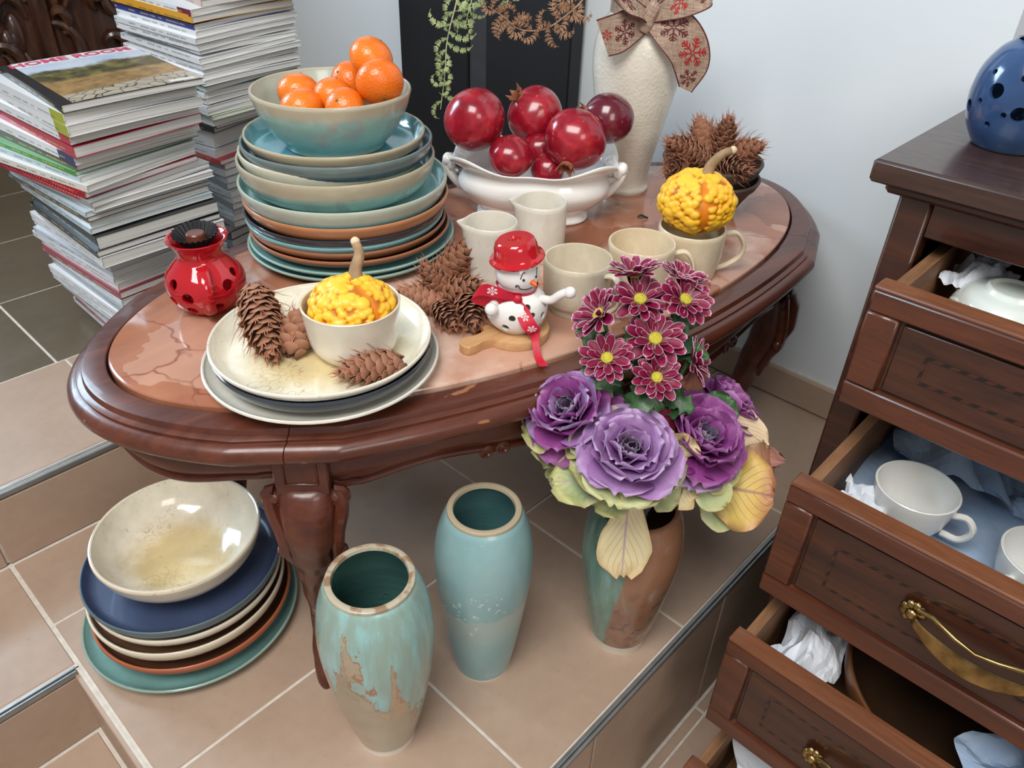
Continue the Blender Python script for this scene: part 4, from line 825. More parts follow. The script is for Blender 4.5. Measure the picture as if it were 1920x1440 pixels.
bpy.context.view_layer.update(); cut = []
for az, z, r in ((-110, 0.015, 0.0050), (-60, 0.030, 0.0050), (-33, 0.026, 0.0046), (-68, 0.041, 0.0046), (-40, 0.012, 0.0046), (-12, 0.016, 0.005), (-97, 0.029, 0.0042), (-18, 0.036, 0.0045), (10, 0.026, 0.005), (-150, 0.024, 0.005), (60, 0.026, 0.005), (120, 0.03, 0.005)):
    a = math.radians(az); d = Vector((math.cos(a), math.sin(a), (z - 0.026) * 26)); cut.append(((0.0345 * math.cos(a), 0.0345 * math.sin(a), z), d, r, 0.013))
drill(sb, cut)
HC = Vector((0.0, 0.0, 0.0715)); HR = 0.0262
hd = MB().ball(HC, (HR, HR, HR * 0.95), 40, 26).build('head', WHITEG, sn)
INK = plain('black_glaze_paint', (22, 22, 24), 0.3); CAR = plain('carrot_orange', (226, 92, 28), 0.35)
fy = math.radians(-52)
def hp(dy, dz, r=1.0):      # point on the head, dy/dz degrees from the face centre
    a = fy + math.radians(dy); e = math.radians(dz); return HC + Vector((math.cos(a) * math.cos(e), math.sin(a) * math.cos(e), math.sin(e) * 0.95)) * HR * r
for dy in (-22, 17): MB().ball(hp(dy, 5, 0.995), 0.0017, 10, 8).build('eye', INK, hd)
for dy, sg in ((-30, -1), (20, -1)):
    MB().tube([hp(dy + 13 * q, 8 + 17 * math.sin(min(1, q * 1.25) * PI * 0.62), 1.0) for q in [k / 9 for k in range(10)]], 0.0006, 6).build('eyebrow', INK, hd)
MB().lathe([(0.0034, -0.003), (0.0032, 0.001), (0.002, 0.0075), (0, 0.0105)], 12, basis(hp(3, -6, 0.97), hp(3, -12) - HC)).build('nose', CAR, hd)
mo = [hp(-38, -18), hp(-42, -13), hp(-37, -10), hp(-33, -15), hp(-30, -22), hp(-20, -27), hp(-6, -29), hp(8, -27)]
MB().tube(spline(mo, 26), 0.0007, 6).build('mouth', INK, hd)
hat = bpy.data.objects.new('hat', None)
hm = basis(HC + Vector((-0.001, 0.001, 0.0175)), (-0.16, -0.02, 1.0))
mbh = MB().lathe([(0, 0.002), (0.0315, -0.0015), (0.0328, 0.0005), (0.0322, 0.0022), (0.0275, 0.0035), (0.0262, 0.0055), (0.0252, 0.016), (0.0228, 0.0225), (0.0205, 0.0242), (0.0075, 0.0240), (0.0062, 0.0215), (0, 0.0205)], 44).build('hat', RED, sn, smooth=35); mbh.matrix_local = hm
for dirv, c0, cu, tip in (((1, -0.25, 0), Vector((0.028, -0.012, 0.044)), [(0.040, -0.019, 0.046), (0.050, -0.024, 0.056), (0.058, -0.026, 0.061)], (0.061, -0.027, 0.061)), ((-1, -0.4, 0), Vector((-0.022, -0.020, 0.042)), [(-0.026, -0.025, 0.042), (-0.0285, -0.031, 0.040)], (-0.029, -0.033, 0.039))):
    ar = MB().tube(spline([c0] + cu, 12), 0.0052, 12).build('arm', WHITEG, sn); MB().ball(tip, 0.0072 if dirv[0] > 0 else 0.0078, 14, 10).build('hand', WHITEG, ar)
m = MT('red_satin_ribbon', 0.45); m.col(m.ramp(m.noise(30, 3), [(0.3, S(176, 14, 40)), (0.7, S(204, 28, 56))])); REDR = m.m
PRINT = plain('white_print', (240, 236, 236), 0.6, var=0.02)
def ribbon_obj(name, pts, wid, mat, parent, n=40, nv=5, th=0.0005):
    """ribbon through [(centre, half-width vector)], real thickness; returns surface function"""
    P = spline([p for p, _ in pts], n); W = spline([w_ for _, w_ in pts], n)
    def Sf(u, v, off=0.0):
        t = max(0, min(1, u)) * (n - 1); i = min(int(t), n - 2); f = t - i; p = P[i].lerp(P[i + 1], f); w_ = W[i].lerp(W[i + 1], f); nn = (P[i + 1] - P[i]).cross(w_).normalized(); return p + w_ * v + nn * off
    mb = MB(); vs = []; fs = []
    for s_ in (th / 2, -th / 2):
        for i in range(n):
            for j in range(nv): vs.append(Sf(i / (n - 1), j / (nv - 1) * 2 - 1, s_))
    o = n * nv
    for i in range(n - 1):
        for j in range(nv - 1): a = i * nv + j; fs += [(a, a + nv, a + nv + 1, a + 1), (a + o, a + 1 + o, a + nv + 1 + o, a + nv + o)]
        fs += [(i * nv, i * nv + o, (i + 1) * nv + o, (i + 1) * nv), (i * nv + nv - 1, (i + 1) * nv + nv - 1, (i + 1) * nv + nv - 1 + o, i * nv + nv - 1 + o)]
    for j in range(nv - 1): fs += [(j, j + 1, j + 1 + o, j + o), ((n - 1) * nv + j, (n - 1) * nv + j + o, (n - 1) * nv + j + 1 + o, (n - 1) * nv + j + 1)]
    return mb.add(vs, fs).build(name, mat, parent, smooth=60), Sf, P, W
def flake(Sf, P, W, u0, v0, rad, mat, parent, off, kind=0, name='snowflake_print'):
    """snowflake printed on a ribbon surface: six barbed arms"""
    L = sum((b - a).length for a, b in zip(P, P[1:])); wd = W[int(u0 * (len(W) - 1))].length; mb = MB()
    def pt(x, y): return Sf(u0 + x / L, v0 + y / wd, off)
    def bar(a, b, w_):
        d = Vector((b[0] - a[0], b[1] - a[1], 0)).normalized(); e = (-d.y * w_ / 2, d.x * w_ / 2); k = 3; vs = []
        for i in range(k + 1):
            q = (lerp(a[0], b[0], i / k), lerp(a[1], b[1], i / k)); vs += [pt(q[0] + e[0], q[1] + e[1]), pt(q[0] - e[0], q[1] - e[1])]
        mb.add(vs, [(2 * i, 2 * i + 1, 2 * i + 3, 2 * i + 2) for i in range(k)])
    for j in range(6):
        a = j * PI / 3 + 0.3; c_, s_ = math.cos(a), math.sin(a); bar((c_ * rad * 0.08, s_ * rad * 0.08), (c_ * rad, s_ * rad), rad * 0.10)
        for f in (0.4, 0.64, 0.84):
            for sg in (-1, 1):
                b_ = a + sg * 0.85; ln = rad * (0.34 if f < 0.8 else 0.2); bar((c_ * rad * f, s_ * rad * f), (c_ * rad * f + math.cos(b_) * ln, s_ * rad * f + math.sin(b_) * ln), rad * 0.085)
    return mb.build(name, mat, parent, smooth=0)
ring = [(Vector((0.0232 * math.cos(a), 0.0232 * math.sin(a), 0.0515 + 0.0015 * math.sin(a * 2))), Vector((0.002 * math.cos(a), 0.002 * math.sin(a), 0.0055))) for a in [k * 2 * PI / 14 for k in range(15)]]
sc_, f0, P0, W0 = ribbon_obj('scarf', ring, 0.005, REDR, sn, 60)
kx = Vector((0.001, -0.0275, 0.0500)); U3 = Vector((0, 0, 1))
lp = [(kx, Vector((0, 0, 0.003))), (kx + Vector((-0.020, -0.004, 0.009)), Vector((0.001, 0.0, 0.0065))), (kx + Vector((-0.040, -0.004, 0.013)), Vector((0.003, 0, 0.0075))), (kx + Vector((-0.050, 0.000, 0.004)), Vector((0.004, 0.0, 0.0075))), (kx + Vector((-0.040, 0.003, -0.004)), Vector((0.0, 0, 0.008))), (kx + Vector((-0.018, 0.001, -0.002)), Vector((0, 0, 0.006))), (kx, Vector((0, 0, 0.003)))]
l_, f1, P1_, W1 = ribbon_obj('bow_loop', lp, 0.007, REDR, sc_, 46); flake(f1, P1_, W1, 0.24, 0.1, 0.0055, PRINT, l_, -0.0005)
tl = [(kx, Vector((0.003, 0, 0))), (kx + Vector((0.006, -0.006, -0.012)), Vector((0.0075, 0.001, 0.002))), (kx + Vector((0.014, -0.0125, -0.026)), Vector((0.0078, 0.002, 0.003))), (kx + Vector((0.021, -0.0115, -0.036)), Vector((0.0075, 0.002, 0.002))), (kx + Vector((0.022, -0.008, -0.0395)), Vector((0.006, 0.001, 0.003))), (kx + Vector((0.023, -0.0135, -0.050)), Vector((0.0045, -0.001, 0.001))), (kx + Vector((0.027, -0.030, -0.0600)), Vector((0.0045, 0.0, 0.001))), (kx + Vector((0.033, -0.046, -0.0608)), Vector((0.005, 0.001, 0.0)))]
t_, f2, P2_, W2 = ribbon_obj('scarf_tail', tl, 0.007, REDR, sc_, 46); flake(f2, P2_, W2, 0.36, 0.0, 0.0055, PRINT, t_, 0.0006); flake(f2, P2_, W2, 0.36, 0.0, 0.0055, PRINT, t_, -0.0006); flake(f2, P2_, W2, 0.2, 0.0, 0.0045, PRINT, t_, 0.0006); flake(f2, P2_, W2, 0.2, 0.0, 0.0045, PRINT, t_, -0.0006)
MB().ball(kx, (0.0058, 0.0045, 0.006), 12, 8).build('bow_knot', REDR, sc_)
# scraps on the marble
lf_ = MB().grid(lambda u, v: (0.018 * (u - 0.5), 0.008 * (v - 0.5) * math.sin(PI * (0.1 + 0.8 * u)), 0.002 + 0.0025 * abs(v - 0.5) * 2 + 0.002 * math.sin(u * 5)), 9, 5)
tag(lf_.build('dry_leaf', plain('dark_dry_leaf', (48, 48, 34), 0.6), None, (0.2014, 1.1860, 0.4505), (0, 0, 0.2)), 'small curled dark dry leaf lying on the marble', 'leaf')

# ---------------------------------------------------------------- chest of drawers
BRASS = MT('aged_brass', 0.28, 0.0, 1.0); BRASS.col(BRASS.ramp(BRASS.noise(40, 3), [(0.3, S(120, 96, 58)), (0.7, S(196, 168, 112))])); BRASS = BRASS.m
m = MT('inlay_banding', 0.4, 0.2); x = m.sep(); q = m.math('ADD', m.math('ADD', x[1], x[2]), x[0]); m.col(m.mix(m.step(m.math('FRACT', m.math('MULTIPLY', q, 62.0)), 0.45, 0.55), S(26, 14, 10), S(66, 33, 20))); INLAY = m.m
chest = thing('chest_of_drawers', 'dark walnut chest of drawers with four drawers pulled open', 'chest of drawers', (0, 0, 0), _th)
chest.location = AB(1.0, 0.0, LOW)
def L3(a, b, z): return (a - 1.0, b, z - LOW)
def cb(mb, a0, a1, b0, b1, z0, z1, bev=0.0015): return mb.box(((a0 + a1) / 2 - 1.0, (b0 + b1) / 2, (z0 + z1) / 2 - LOW), (a1 - a0, abs(b1 - b0), z1 - z0), bev=bev)
cb(MB(), 0.828, 1.355, -0.70, 0.266, 0.667, 0.691, 0.003).build('top', CHESTTOP, chest)
cb(MB(), 0.842, 1.355, -0.685, 0.252, 0.655, 0.667, 0.004).build('top_moulding', CHESTDARK, chest)
cb(MB(), 0.862, 1.355, 0.218, 0.2385, LOW + 0.03, 0.655).build('side_panel', CHESTDARK, chest)
cb(MB(), 0.862, 1.355, -0.672, -0.652, LOW + 0.03, 0.655).build('side_panel', CHESTDARK, chest)
cb(MB(), 1.340, 1.355, -0.652, 0.218, LOW + 0.03, 0.655).build('back_panel', CHESTDARK, chest)
for b0, b1 in ((0.204, 0.2385), (-0.672, -0.638)): cb(MB(), 0.855, 0.885, b0, b1, LOW + 0.0, 0.655, 0.003).build('stile', CHESTDARK, chest)
for z0, z1 in ((0.615, 0.655), (0.405, 0.430), (0.170, 0.196), (-0.060, -0.034), (-0.300, -0.268)): cb(MB(), 0.858, 0.90, -0.638, 0.204, z0, z1).build('rail', CHESTDARK, chest)
DR = [(0.751, 0.455, 0.597), (0.683, 0.206, 0.380), (0.632, -0.014, 0.158), (0.602, -0.262, -0.098)]
for k, (a0, z0, z1) in enumerate(DR):
    d = bpy.data.objects.new('drawer', None); C.objects.link(d); d.parent = chest; d.empty_display_size = 0.02
    f = MB(); B0, B1 = 0.205, -0.636; t = 0.026; fw = 0.033
    cb(f, a0 + 0.008, a0 + t, B1 + 0.002, B0 - 0.002, z0 + 0.002, z1 - 0.002, 0.001).build('front_board', CHESTDARK, d)
    for nm, (b0, b1, q0, q1) in {'top': (B1, B0, z1 - 0.028, z1), 'bot': (B1, B0, z0, z0 + 0.028), 'l': (B0 - fw, B0, z0 + 0.0285, z1 - 0.0285), 'r': (B1, B1 + fw, z0 + 0.0285, z1 - 0.0285)}.items():
        cb(MB(), a0, a0 + (t if nm == 'top' else 0.014), b0, b1, q0, q1 - (0.004 if nm == 'top' else 0), 0.0022).build('frame_moulding', CHESTWOOD, d)
    cb(MB(), a0 + 0.0005, a0 + t + 0.0005, B1, B0, z1 - 0.0045, z1, 0.0015).build('top_edge', CHESTEDGE, d)
    cb(MB(), a0 + 0.0045, a0 + 0.012, B1 + fw + 0.004, B0 - fw - 0.004, z0 + 0.032, z1 - 0.032, 0.0012).build('panel', CHESTDARK, d)
    for (b0, b1, q0, q1) in ((B1 + 0.07, B0 - 0.066, z1 - 0.058, z1 - 0.055), (B1 + 0.07, B0 - 0.066, z0 + 0.055, z0 + 0.058), (B0 - 0.069, B0 - 0.066, z0 + 0.058, z1 - 0.058)):
        cb(MB(), a0 + 0.0036, a0 + 0.006, b0, b1, q0, q1, 0).build('inlay', INLAY, d)
    for b0, b1 in ((B0 - 0.021, B0 - 0.008), (B1 + 0.008, B1 + 0.021)): cb(MB(), a0 + t, 1.32, b0, b1, z0 + 0.008, z1 - 0.006, 0.001).build('side_board', RAWWOOD, d)
    cb(MB(), a0 + t, 1.32, B1 + 0.021, B0 - 0.021, z0 + 0.012, z0 + 0.018, 0).build('bottom_board', RAWWOOD, d); cb(MB(), 1.308, 1.32, B1 + 0.021, B0 - 0.021, z0 + 0.018, z1 - 0.006, 0).build('back_board', RAWWOOD, d)
    if k > 0:                       # brass bail handle, leaf ends and a hollow grip
        hb = {1: -0.017, 2: 0.005, 3: 0.0}[k]; hz = {1: 0.2985, 2: 0.058, 3: -0.18}[k]; h = MB(); n = 30; vs = []; fs = []
        for i in range(n):
            u = i / (n - 1); y = hb + 0.062 - 0.124 * u; s_ = math.sin(PI * u); w_ = 0.0045 + 0.0085 * s_ ** 0.8; o = a0 - 0.004 - 0.016 * s_ ** 0.6; zz = hz - 0.010 * s_
            for j in range(12):
                a = 2 * PI * j / 12; vs.append(L3(o + 0.0030 * math.cos(a) - 0.0025 * math.sin(a) ** 2, y, zz + w_ * math.sin(a)))
        fs = [(i * 12 + j, i * 12 + (j + 1) % 12, (i + 1) * 12 + (j + 1) % 12, (i + 1) * 12 + j) for i in range(n - 1) for j in range(12)] + [tuple(range(12))[::-1], tuple((n - 1) * 12 + j for j in range(12))]
        hd = h.add(vs, fs).build('handle', BRASS, d, smooth=60)
        for sg in (-1, 1):
            e = MB()
            for j in range(7):
                a = math.radians(-60 + 40 * j); e.ball(L3(a0 - 0.002, hb + sg * (0.064 + 0.009 * math.cos(a)), hz + 0.004 + 0.010 * math.sin(a)), (0.004, 0.0052, 0.0052), 8, 6)
            e.ball(L3(a0 - 0.004, hb + sg * 0.064, hz + 0.002), (0.005, 0.0065, 0.0065), 10, 8); e.tube([L3(a0 - 0.004, hb + sg * 0.060, hz + 0.012), L3(a0 - 0.009, hb + sg * 0.045, hz + 0.0165), L3(a0 - 0.016, hb + sg * 0.02, hz + 0.013), L3(a0 - 0.018, hb, hz + 0.010)], [0.003, 0.003, 0.0024, 0.002], 7)
            e.build('handle_mount', BRASS, d, smooth=60)
# ---------------------------------------------------------------- what lies in and on the chest
m = MT('tissue_paper', 0.75); m.col(m.ramp(m.noise(12, 3), [(0.3, S(206, 214, 226)), (0.7, S(226, 230, 236))])); m.b.inputs['Transmission Weight'].default_value = 0.0; TISSUE = m.m
m = MT('blue_tissue_paper', 0.75); m.col(m.ramp(m.noise(12, 3), [(0.3, S(146, 172, 206)), (0.7, S(182, 202, 224))])); TISSUEB = m.m
def tissue(label, a0, a1, b0, b1, z, amp, seed, mat=TISSUE, n=22, dome=0.0, fn=None):
    rs = np.random.RandomState(seed); ridges = [(rs.uniform(0, PI), rs.uniform(-1, 1), rs.uniform(6, 22)) for _ in range(7)]; mb = MB()
    def f(u, v):
        h = 0
        for an, of, fr in ridges: h += abs(math.sin((u * math.cos(an) + v * math.sin(an)) * fr * 0.5 + of * 6)) / len(ridges)
        e = min(u, 1 - u, v, 1 - v); ww = 0.07 * math.sin(9 * u + seed) * (b1 - b0); j = mnoise.noise(Vector((u * 6 + seed, v * 6, seed * 0.7)))
        hh = (h - 0.45) * amp * 2 + j * amp * 0.6 + dome * math.sin(PI * u) * math.sin(PI * v)
        if fn: hh += fn(u, v)
        p = AB(lerp(a0, a1, u) + 0.06 * (a1 - a0) * math.sin(7 * v + seed), lerp(b0, b1, v) + ww, z + hh); return p
    return tag(mb.grid(f, n, n).build('tissue_paper', mat, smooth=0), label, 'tissue paper', 'packing tissue in the drawers')
tissue('white tissue paper crumpled at the front corner of the top drawer', 0.885, 0.965, 0.120, 0.178, 0.556, 0.018, 1, dome=0.020)
tissue('white tissue paper standing up behind the front piece in the top drawer', 0.965, 1.03, 0.120, 0.176, 0.565, 0.024, 2, dome=0.04)
tissue('pale blue tissue paper at the back of the top drawer', 1.0, 1.16, -0.08, 0.14, 0.555, 0.016, 3, TISSUEB, dome=0.05)
tissue('large pale blue tissue paper lining the second drawer', 0.72, 1.25, -0.50, 0.172, 0.280, 0.026, 4, TISSUEB, 34, dome=0.02)
tissue('blue-white tissue wad at the back left of the second drawer', 0.90, 1.05, 0.01, 0.165, 0.312, 0.028, 5, TISSUEB, dome=0.035)
tissue('small white tissue twist beside the cup in the second drawer', 0.735, 0.79, 0.120, 0.172, 0.328, 0.02, 6, TISSUE, 12, dome=0.012)
tissue('folded pale tissue on the right of the second drawer', 0.73, 0.90, -0.22, -0.04, 0.312, 0.022, 7, TISSUEB, dome=0.02)
tissue('tissue paper stuffed in the left corner of the third drawer', 0.675, 0.80, 0.095, 0.172, 0.098, 0.03, 8, TISSUE, 16, dome=0.03)
tissue('tissue paper at the front right of the third drawer', 0.668, 0.80, -0.30, -0.06, 0.080, 0.03, 9, TISSUEB, dome=0.03)
tissue('tissue paper lying in the lowest drawer', 0.64, 0.90, -0.2, 0.17, -0.155, 0.03, 10, TISSUE, dome=0.03)
# embossed white bowl lying upside down in the top drawer
m = MT('pale_celadon_glaze', 0.2, 0.4); m.col(m.ramp(m.noise(8, 3), [(0.3, S(206, 214, 208)), (0.7, S(222, 228, 222))])); CEL = m.m
eb = thing('embossed_bowl', 'pale porcelain bowl with raised leaves lying upside down in the top drawer', 'bowl', tuple(AB(0.888, 0.108, 0.556)))
MB().lathe(smooth_prof([(0.056, -0.040), (0.0575, -0.030), (0.054, -0.004), (0.044, 0.014), (0.028, 0.020)], 20) + [(0.026, 0.024), (0.023, 0.0245), (0.021, 0.021), (0, 0.020)], 56).build('body', CEL, eb)
for k in range(22):
    a = 2 * PI * k / 22; zc = 0.002 + 0.004 * (k % 2); rr = 0.0515 - 0.004 * (k % 2)
    MB().ball((0, 0, 0), (0.010, 0.003, 0.0022), 10, 6).build('relief_leaf', CEL, eb).matrix_local = basis((rr * math.cos(a), rr * math.sin(a), zc), (math.cos(a), math.sin(a), 0.75), (-math.sin(a), math.cos(a), 0.5 - (k % 2)))
# white cups in the second drawer
WHITEC = MT('plain_white_china', 0.25, 0.3); WHITEC.col(S(214, 214, 210)); WHITEC = WHITEC.m
def china(label, p, r, h, ang):
    t = thing('cup', label, 'cup', p, math.radians(ang), 'white cups in the second drawer'); MB().lathe([(0, 0), (r * 0.6, 0), (r * 0.62, 0.002)] + smooth_prof([(r * 0.66, 0.006), (r * 0.86, h * 0.4), (r * 0.97, h * 0.8), (r, h - 0.001)], 12) + [(r - 0.001, h), (r - 0.0025, h - 0.0005)] + smooth_prof([(r * 0.93, h * 0.8), (r * 0.82, h * 0.4), (r * 0.6, 0.008)], 10) + [(0, 0.006)], 56).build('body', WHITEC, t)
    MB().tube(spline([(r * 0.93, 0, h * 0.72), (r + 0.012, 0, h * 0.78), (r + 0.021, 0, h * 0.55), (r + 0.012, 0, h * 0.28), (r * 0.84, 0, h * 0.26)], 16), 0.004, 8).build('handle', WHITEC, t)
china('white china cup with handle lying in the second drawer', (0.4616, 0.6611, 0.3020), 0.0455, 0.062, -40)
china('white china cup at the right edge of the second drawer', (0.5574, 0.5613, 0.3000), 0.046, 0.062, 200)
# brown bowl in the third drawer
dish('large_brown_bowl', 'large dark brown bowl filling the third drawer', 'bowl', AB(0.800, -0.035)[:2], 0.012, 0.140, 0.075, 0.112, 0.010, dish_mat('dark_brown_glaze', (60, 42, 28), (70, 44, 28), (120, 76, 46), 0.140, 0.4), None, 0.6, 0.006)
# blue pierced lantern vase and cream shade on the chest
m = MT('blue_lantern_glaze', 0.16, 0.5); m.col(m.ramp(m.noise(14, 4), [(0.3, S(36, 60, 100)), (0.55, S(54, 82, 122)), (0.75, S(80, 110, 138))])); BLU = m.m
bl = thing('lantern_vase', 'round blue ceramic lantern with pierced holes on the chest top', 'lantern', (0.5222, 0.8457, 0.6910))
o_ = smooth_prof([(0.031, 0.0), (0.035, 0.003), (0.0465, 0.023), (0.0515, 0.049), (0.0485, 0.075), (0.038, 0.095), (0.027, 0.105)], 32); i_ = [(max(0.011, r - 0.005), z) for r, z in reversed(o_) if 0.008 < z < 0.104]
bb_ = MB().lathe([(0, 0)] + o_ + [(0.0258, 0.1065), (0.0238, 0.1055)] + i_ + [(0, 0.006)], 64).build('body', BLU, bl, smooth=50); bpy.context.view_layer.update(); cut = []
for az, z, r in ((-152, 0.062, 0.0075), (-166, 0.078, 0.0028), (-168, 0.049, 0.003), (172, 0.040, 0.0065), (-150, 0.029, 0.0032), (-128, 0.078, 0.0032), (-120, 0.045, 0.0075), (-105, 0.062, 0.0032), (-90, 0.03, 0.0075), (-135, 0.042, 0.003), (150, 0.06, 0.0075)):
    a = math.radians(az); d = Vector((math.cos(a), math.sin(a), (z - 0.053) * 14)); cut.append(((0.048 * math.cos(a), 0.048 * math.sin(a), z), d, r, 0.018))
drill(bb_, cut)
cs = MB().lathe(smooth_prof([(0.0160, 0.0), (0.0190, 0.010), (0.0235, 0.035), (0.026, 0.09), (0.025, 0.15)], 20) + [(0.0245, 0.152), (0.0225, 0.151)] + smooth_prof([(0.0230, 0.09), (0.020, 0.04), (0.0155, 0.010), (0.010, 0.004)], 14) + [(0, 0.003)], 48)
csm = MT('dotted_cream_glaze', 0.3, 0.3); csm.col(csm.mix(csm.math('SUBTRACT', 1.0, csm.step(csm.voro(70, 'F1', None, 0.2), 0.16, 0.2)), S(190, 174, 148), S(236, 228, 210)))
_b = bl.location; tag(cs.build('cream_vase', csm.m, None, (_b[0], _b[1], 0.691 + 0.096)), 'cream dotted flaring vase rising from the blue lantern', 'vase')

# ---------------------------------------------------------------- magazine stacks
PAGE = MT('page_edges', 0.8); _sv = PAGE.map(PAGE.co(), (1.5, 1.5, 900)); PAGE.col(PAGE.ramp(PAGE.noise(1.0, 2, 0.5, _sv), [(0.3, S(176, 176, 174)), (0.7, S(222, 221, 216))])); PAGE.bump(PAGE.noise(1.0, 2, 0.5, _sv), 0.3, 0.001); PAGE = PAGE.m
_cov = {}
def cover_mat(rgb, ink=True):
    key = (rgb, ink)
    if key in _cov: return _cov[key]
    m = MT('magazine_cover', 0.3, 0.2); c = m.mix(m.rnd(), S(*rgb), tuple(q * 0.86 for q in S(*rgb)[:3]) + (1,))
    if ink:                             # fine print along the spine
        x = m.sep(); dark = sum(rgb) > 330; d = m.noise(1.0, 1, 0.5, m.map(m.co(), (0.0, 420, 0.0))); row = m.math('MULTIPLY', m.step(x[2], 0.0036, 0.0041), m.math('SUBTRACT', 1.0, m.step(x[2], 0.0064, 0.0069)))
        seg = m.step(m.noise(1.0, 1, 0.5, m.map(m.co(), (0, 22, 0))), 0.47, 0.5); front = m.math('SUBTRACT', 1.0, m.step(x[0], 0.0005, 0.002))
        k = m.math('MULTIPLY', m.math('MULTIPLY', row, m.math('MULTIPLY', m.step(d, 0.46, 0.52), seg)), front); c = m.mix(m.math('MULTIPLY', k, 0.8), c, S(40, 44, 52) if dark else S(206, 190, 110))
    m.col(c); _cov[key] = m.m; return m.m
def mag_shape(wd, ln, t, bend, seed):
    """local: x across (spine at 0), y along the spine, z up"""
    rs = random.Random(seed); fan = rs.uniform(-0.0012, 0.0012); ph = rs.uniform(-0.6, 0.6)
    zb = lambda u: bend * (math.sin(u * 2.6 + ph) * 0.55 + u * u * 0.9) ; tt = lambda u: t * (1 - 0.10 * u) + fan * u * 0.5
    nx = 9; cov = MB(); e = 0.0008
    P = [(-0.0006 + (wd + 0.0006) * i / nx, i / nx) for i in range(nx + 1)]
    out = [(x_, zb(u)) for x_, u in P]; top = [(x_, zb(u) + tt(u)) for x_, u in P]
    sec = list(reversed(out)) + top; inner = [(x_ if x_ > 0 else 0.0004, z + e) for x_, z in reversed(out)] + [(x_ if x_ > 0 else 0.0004, z - e) for x_, z in top]
    vs = []; K = len(sec)
    for y in (0.0, ln): vs += [(x_, y, z) for x_, z in sec]; vs += [(x_, y, z) for x_, z in inner]
    fs = []
    for i in range(K - 1):
        fs += [(i, i + 1, 2 * K + i + 1, 2 * K + i), (K + i, 3 * K + i, 3 * K + i + 1, K + i + 1), (i, K + i, K + i + 1, i + 1), (2 * K + i, 2 * K + i + 1, 3 * K + i + 1, 3 * K + i)]
    fs += [(0, 2 * K, 3 * K, K), (K - 1, 2 * K - 1, 4 * K - 1, 3 * K - 1)]; cov.add(vs, fs)
    pg = MB(); vs = []; pw = wd - 0.0018
    for y in (0.0012, ln - 0.0012):
        for i in range(nx + 1):
            u = i / nx; x_ = 0.0004 + pw * u; vs += [(x_, y, zb(u) + e), (x_, y, zb(u) + tt(u) - e)]
    Q = 2 * (nx + 1); fs = []
    for i in range(nx): a = 2 * i; fs += [(a, a + 2, a + 3, a + 1), (Q + a, Q + a + 1, Q + a + 3, Q + a + 2), (a, Q + a, Q + a + 2, a + 2), (a + 1, a + 3, Q + a + 3, Q + a + 1)]
    fs += [(0, 1, Q + 1, Q), (2 * nx, Q + 2 * nx, Q + 2 * nx + 1, 2 * nx + 1)]; pg.add(vs, fs); return cov, pg, tt(0)
ORD = ['topmost', 'second', 'third', 'fourth', 'fifth', 'sixth', 'seventh', 'eighth', 'ninth', 'tenth', 'eleventh', 'twelfth', 'thirteenth', 'fourteenth', 'fifteenth', 'sixteenth', 'seventeenth', 'eighteenth', 'nineteenth', 'twentieth']
def ordn(k):
    if k == 0: return 'topmost'
    n = k + 1
    if n <= 20: return ORD[k] + ' from the top'
    tens = {2: 'twenty', 3: 'thirty', 4: 'forty', 5: 'fifty'}[n // 10]; return (tens[:-1] + 'ieth' if n % 10 == 0 else tens + '-' + ['', 'first', 'second', 'third', 'fourth', 'fifth', 'sixth', 'seventh', 'eighth', 'ninth'][n % 10]) + ' from the top'
def colname(c):
    r, g, b = c
    if max(c) - min(c) < 26: return 'white' if r > 190 else 'grey' if r > 95 else 'black'
    if r > 150 and g > 150 and b < 110: return 'lime'
    if r > 170 and g > 110 and b < 100: return 'orange'
    if r > g + 40 and r > b + 30: return 'red' if r > 120 else 'brown'
    if g > r and g > b + 20: return 'green'
    return 'pale blue' if r > 140 else 'navy'
def mag(p, rz, wd, ln, t, spine, label, group, bend=0.004, seed=0, end=None, tilt=(0, 0), name='magazine', cat='magazine', ink=True):
    o = thing(name, label, cat, p, 0, group, rot=(tilt[0], tilt[1], rz)); cov, pg, t0 = mag_shape(wd, ln, t, bend, seed)
    cov.build('cover', cover_mat(spine, ink), o, smooth=30); pg.build('pages', PAGE, o, smooth=0)
    if end: MB().box((-0.0007, end[1] / 2 + 0.0005, t0 / 2 + bend * 0.0), (0.0006, end[1], t0 * 0.97)).build('spine_label', cover_mat(end[0], True), o, smooth=0)
    return o
W_, PB, GR = (226, 228, 230), (188, 206, 214), (150, 152, 154)
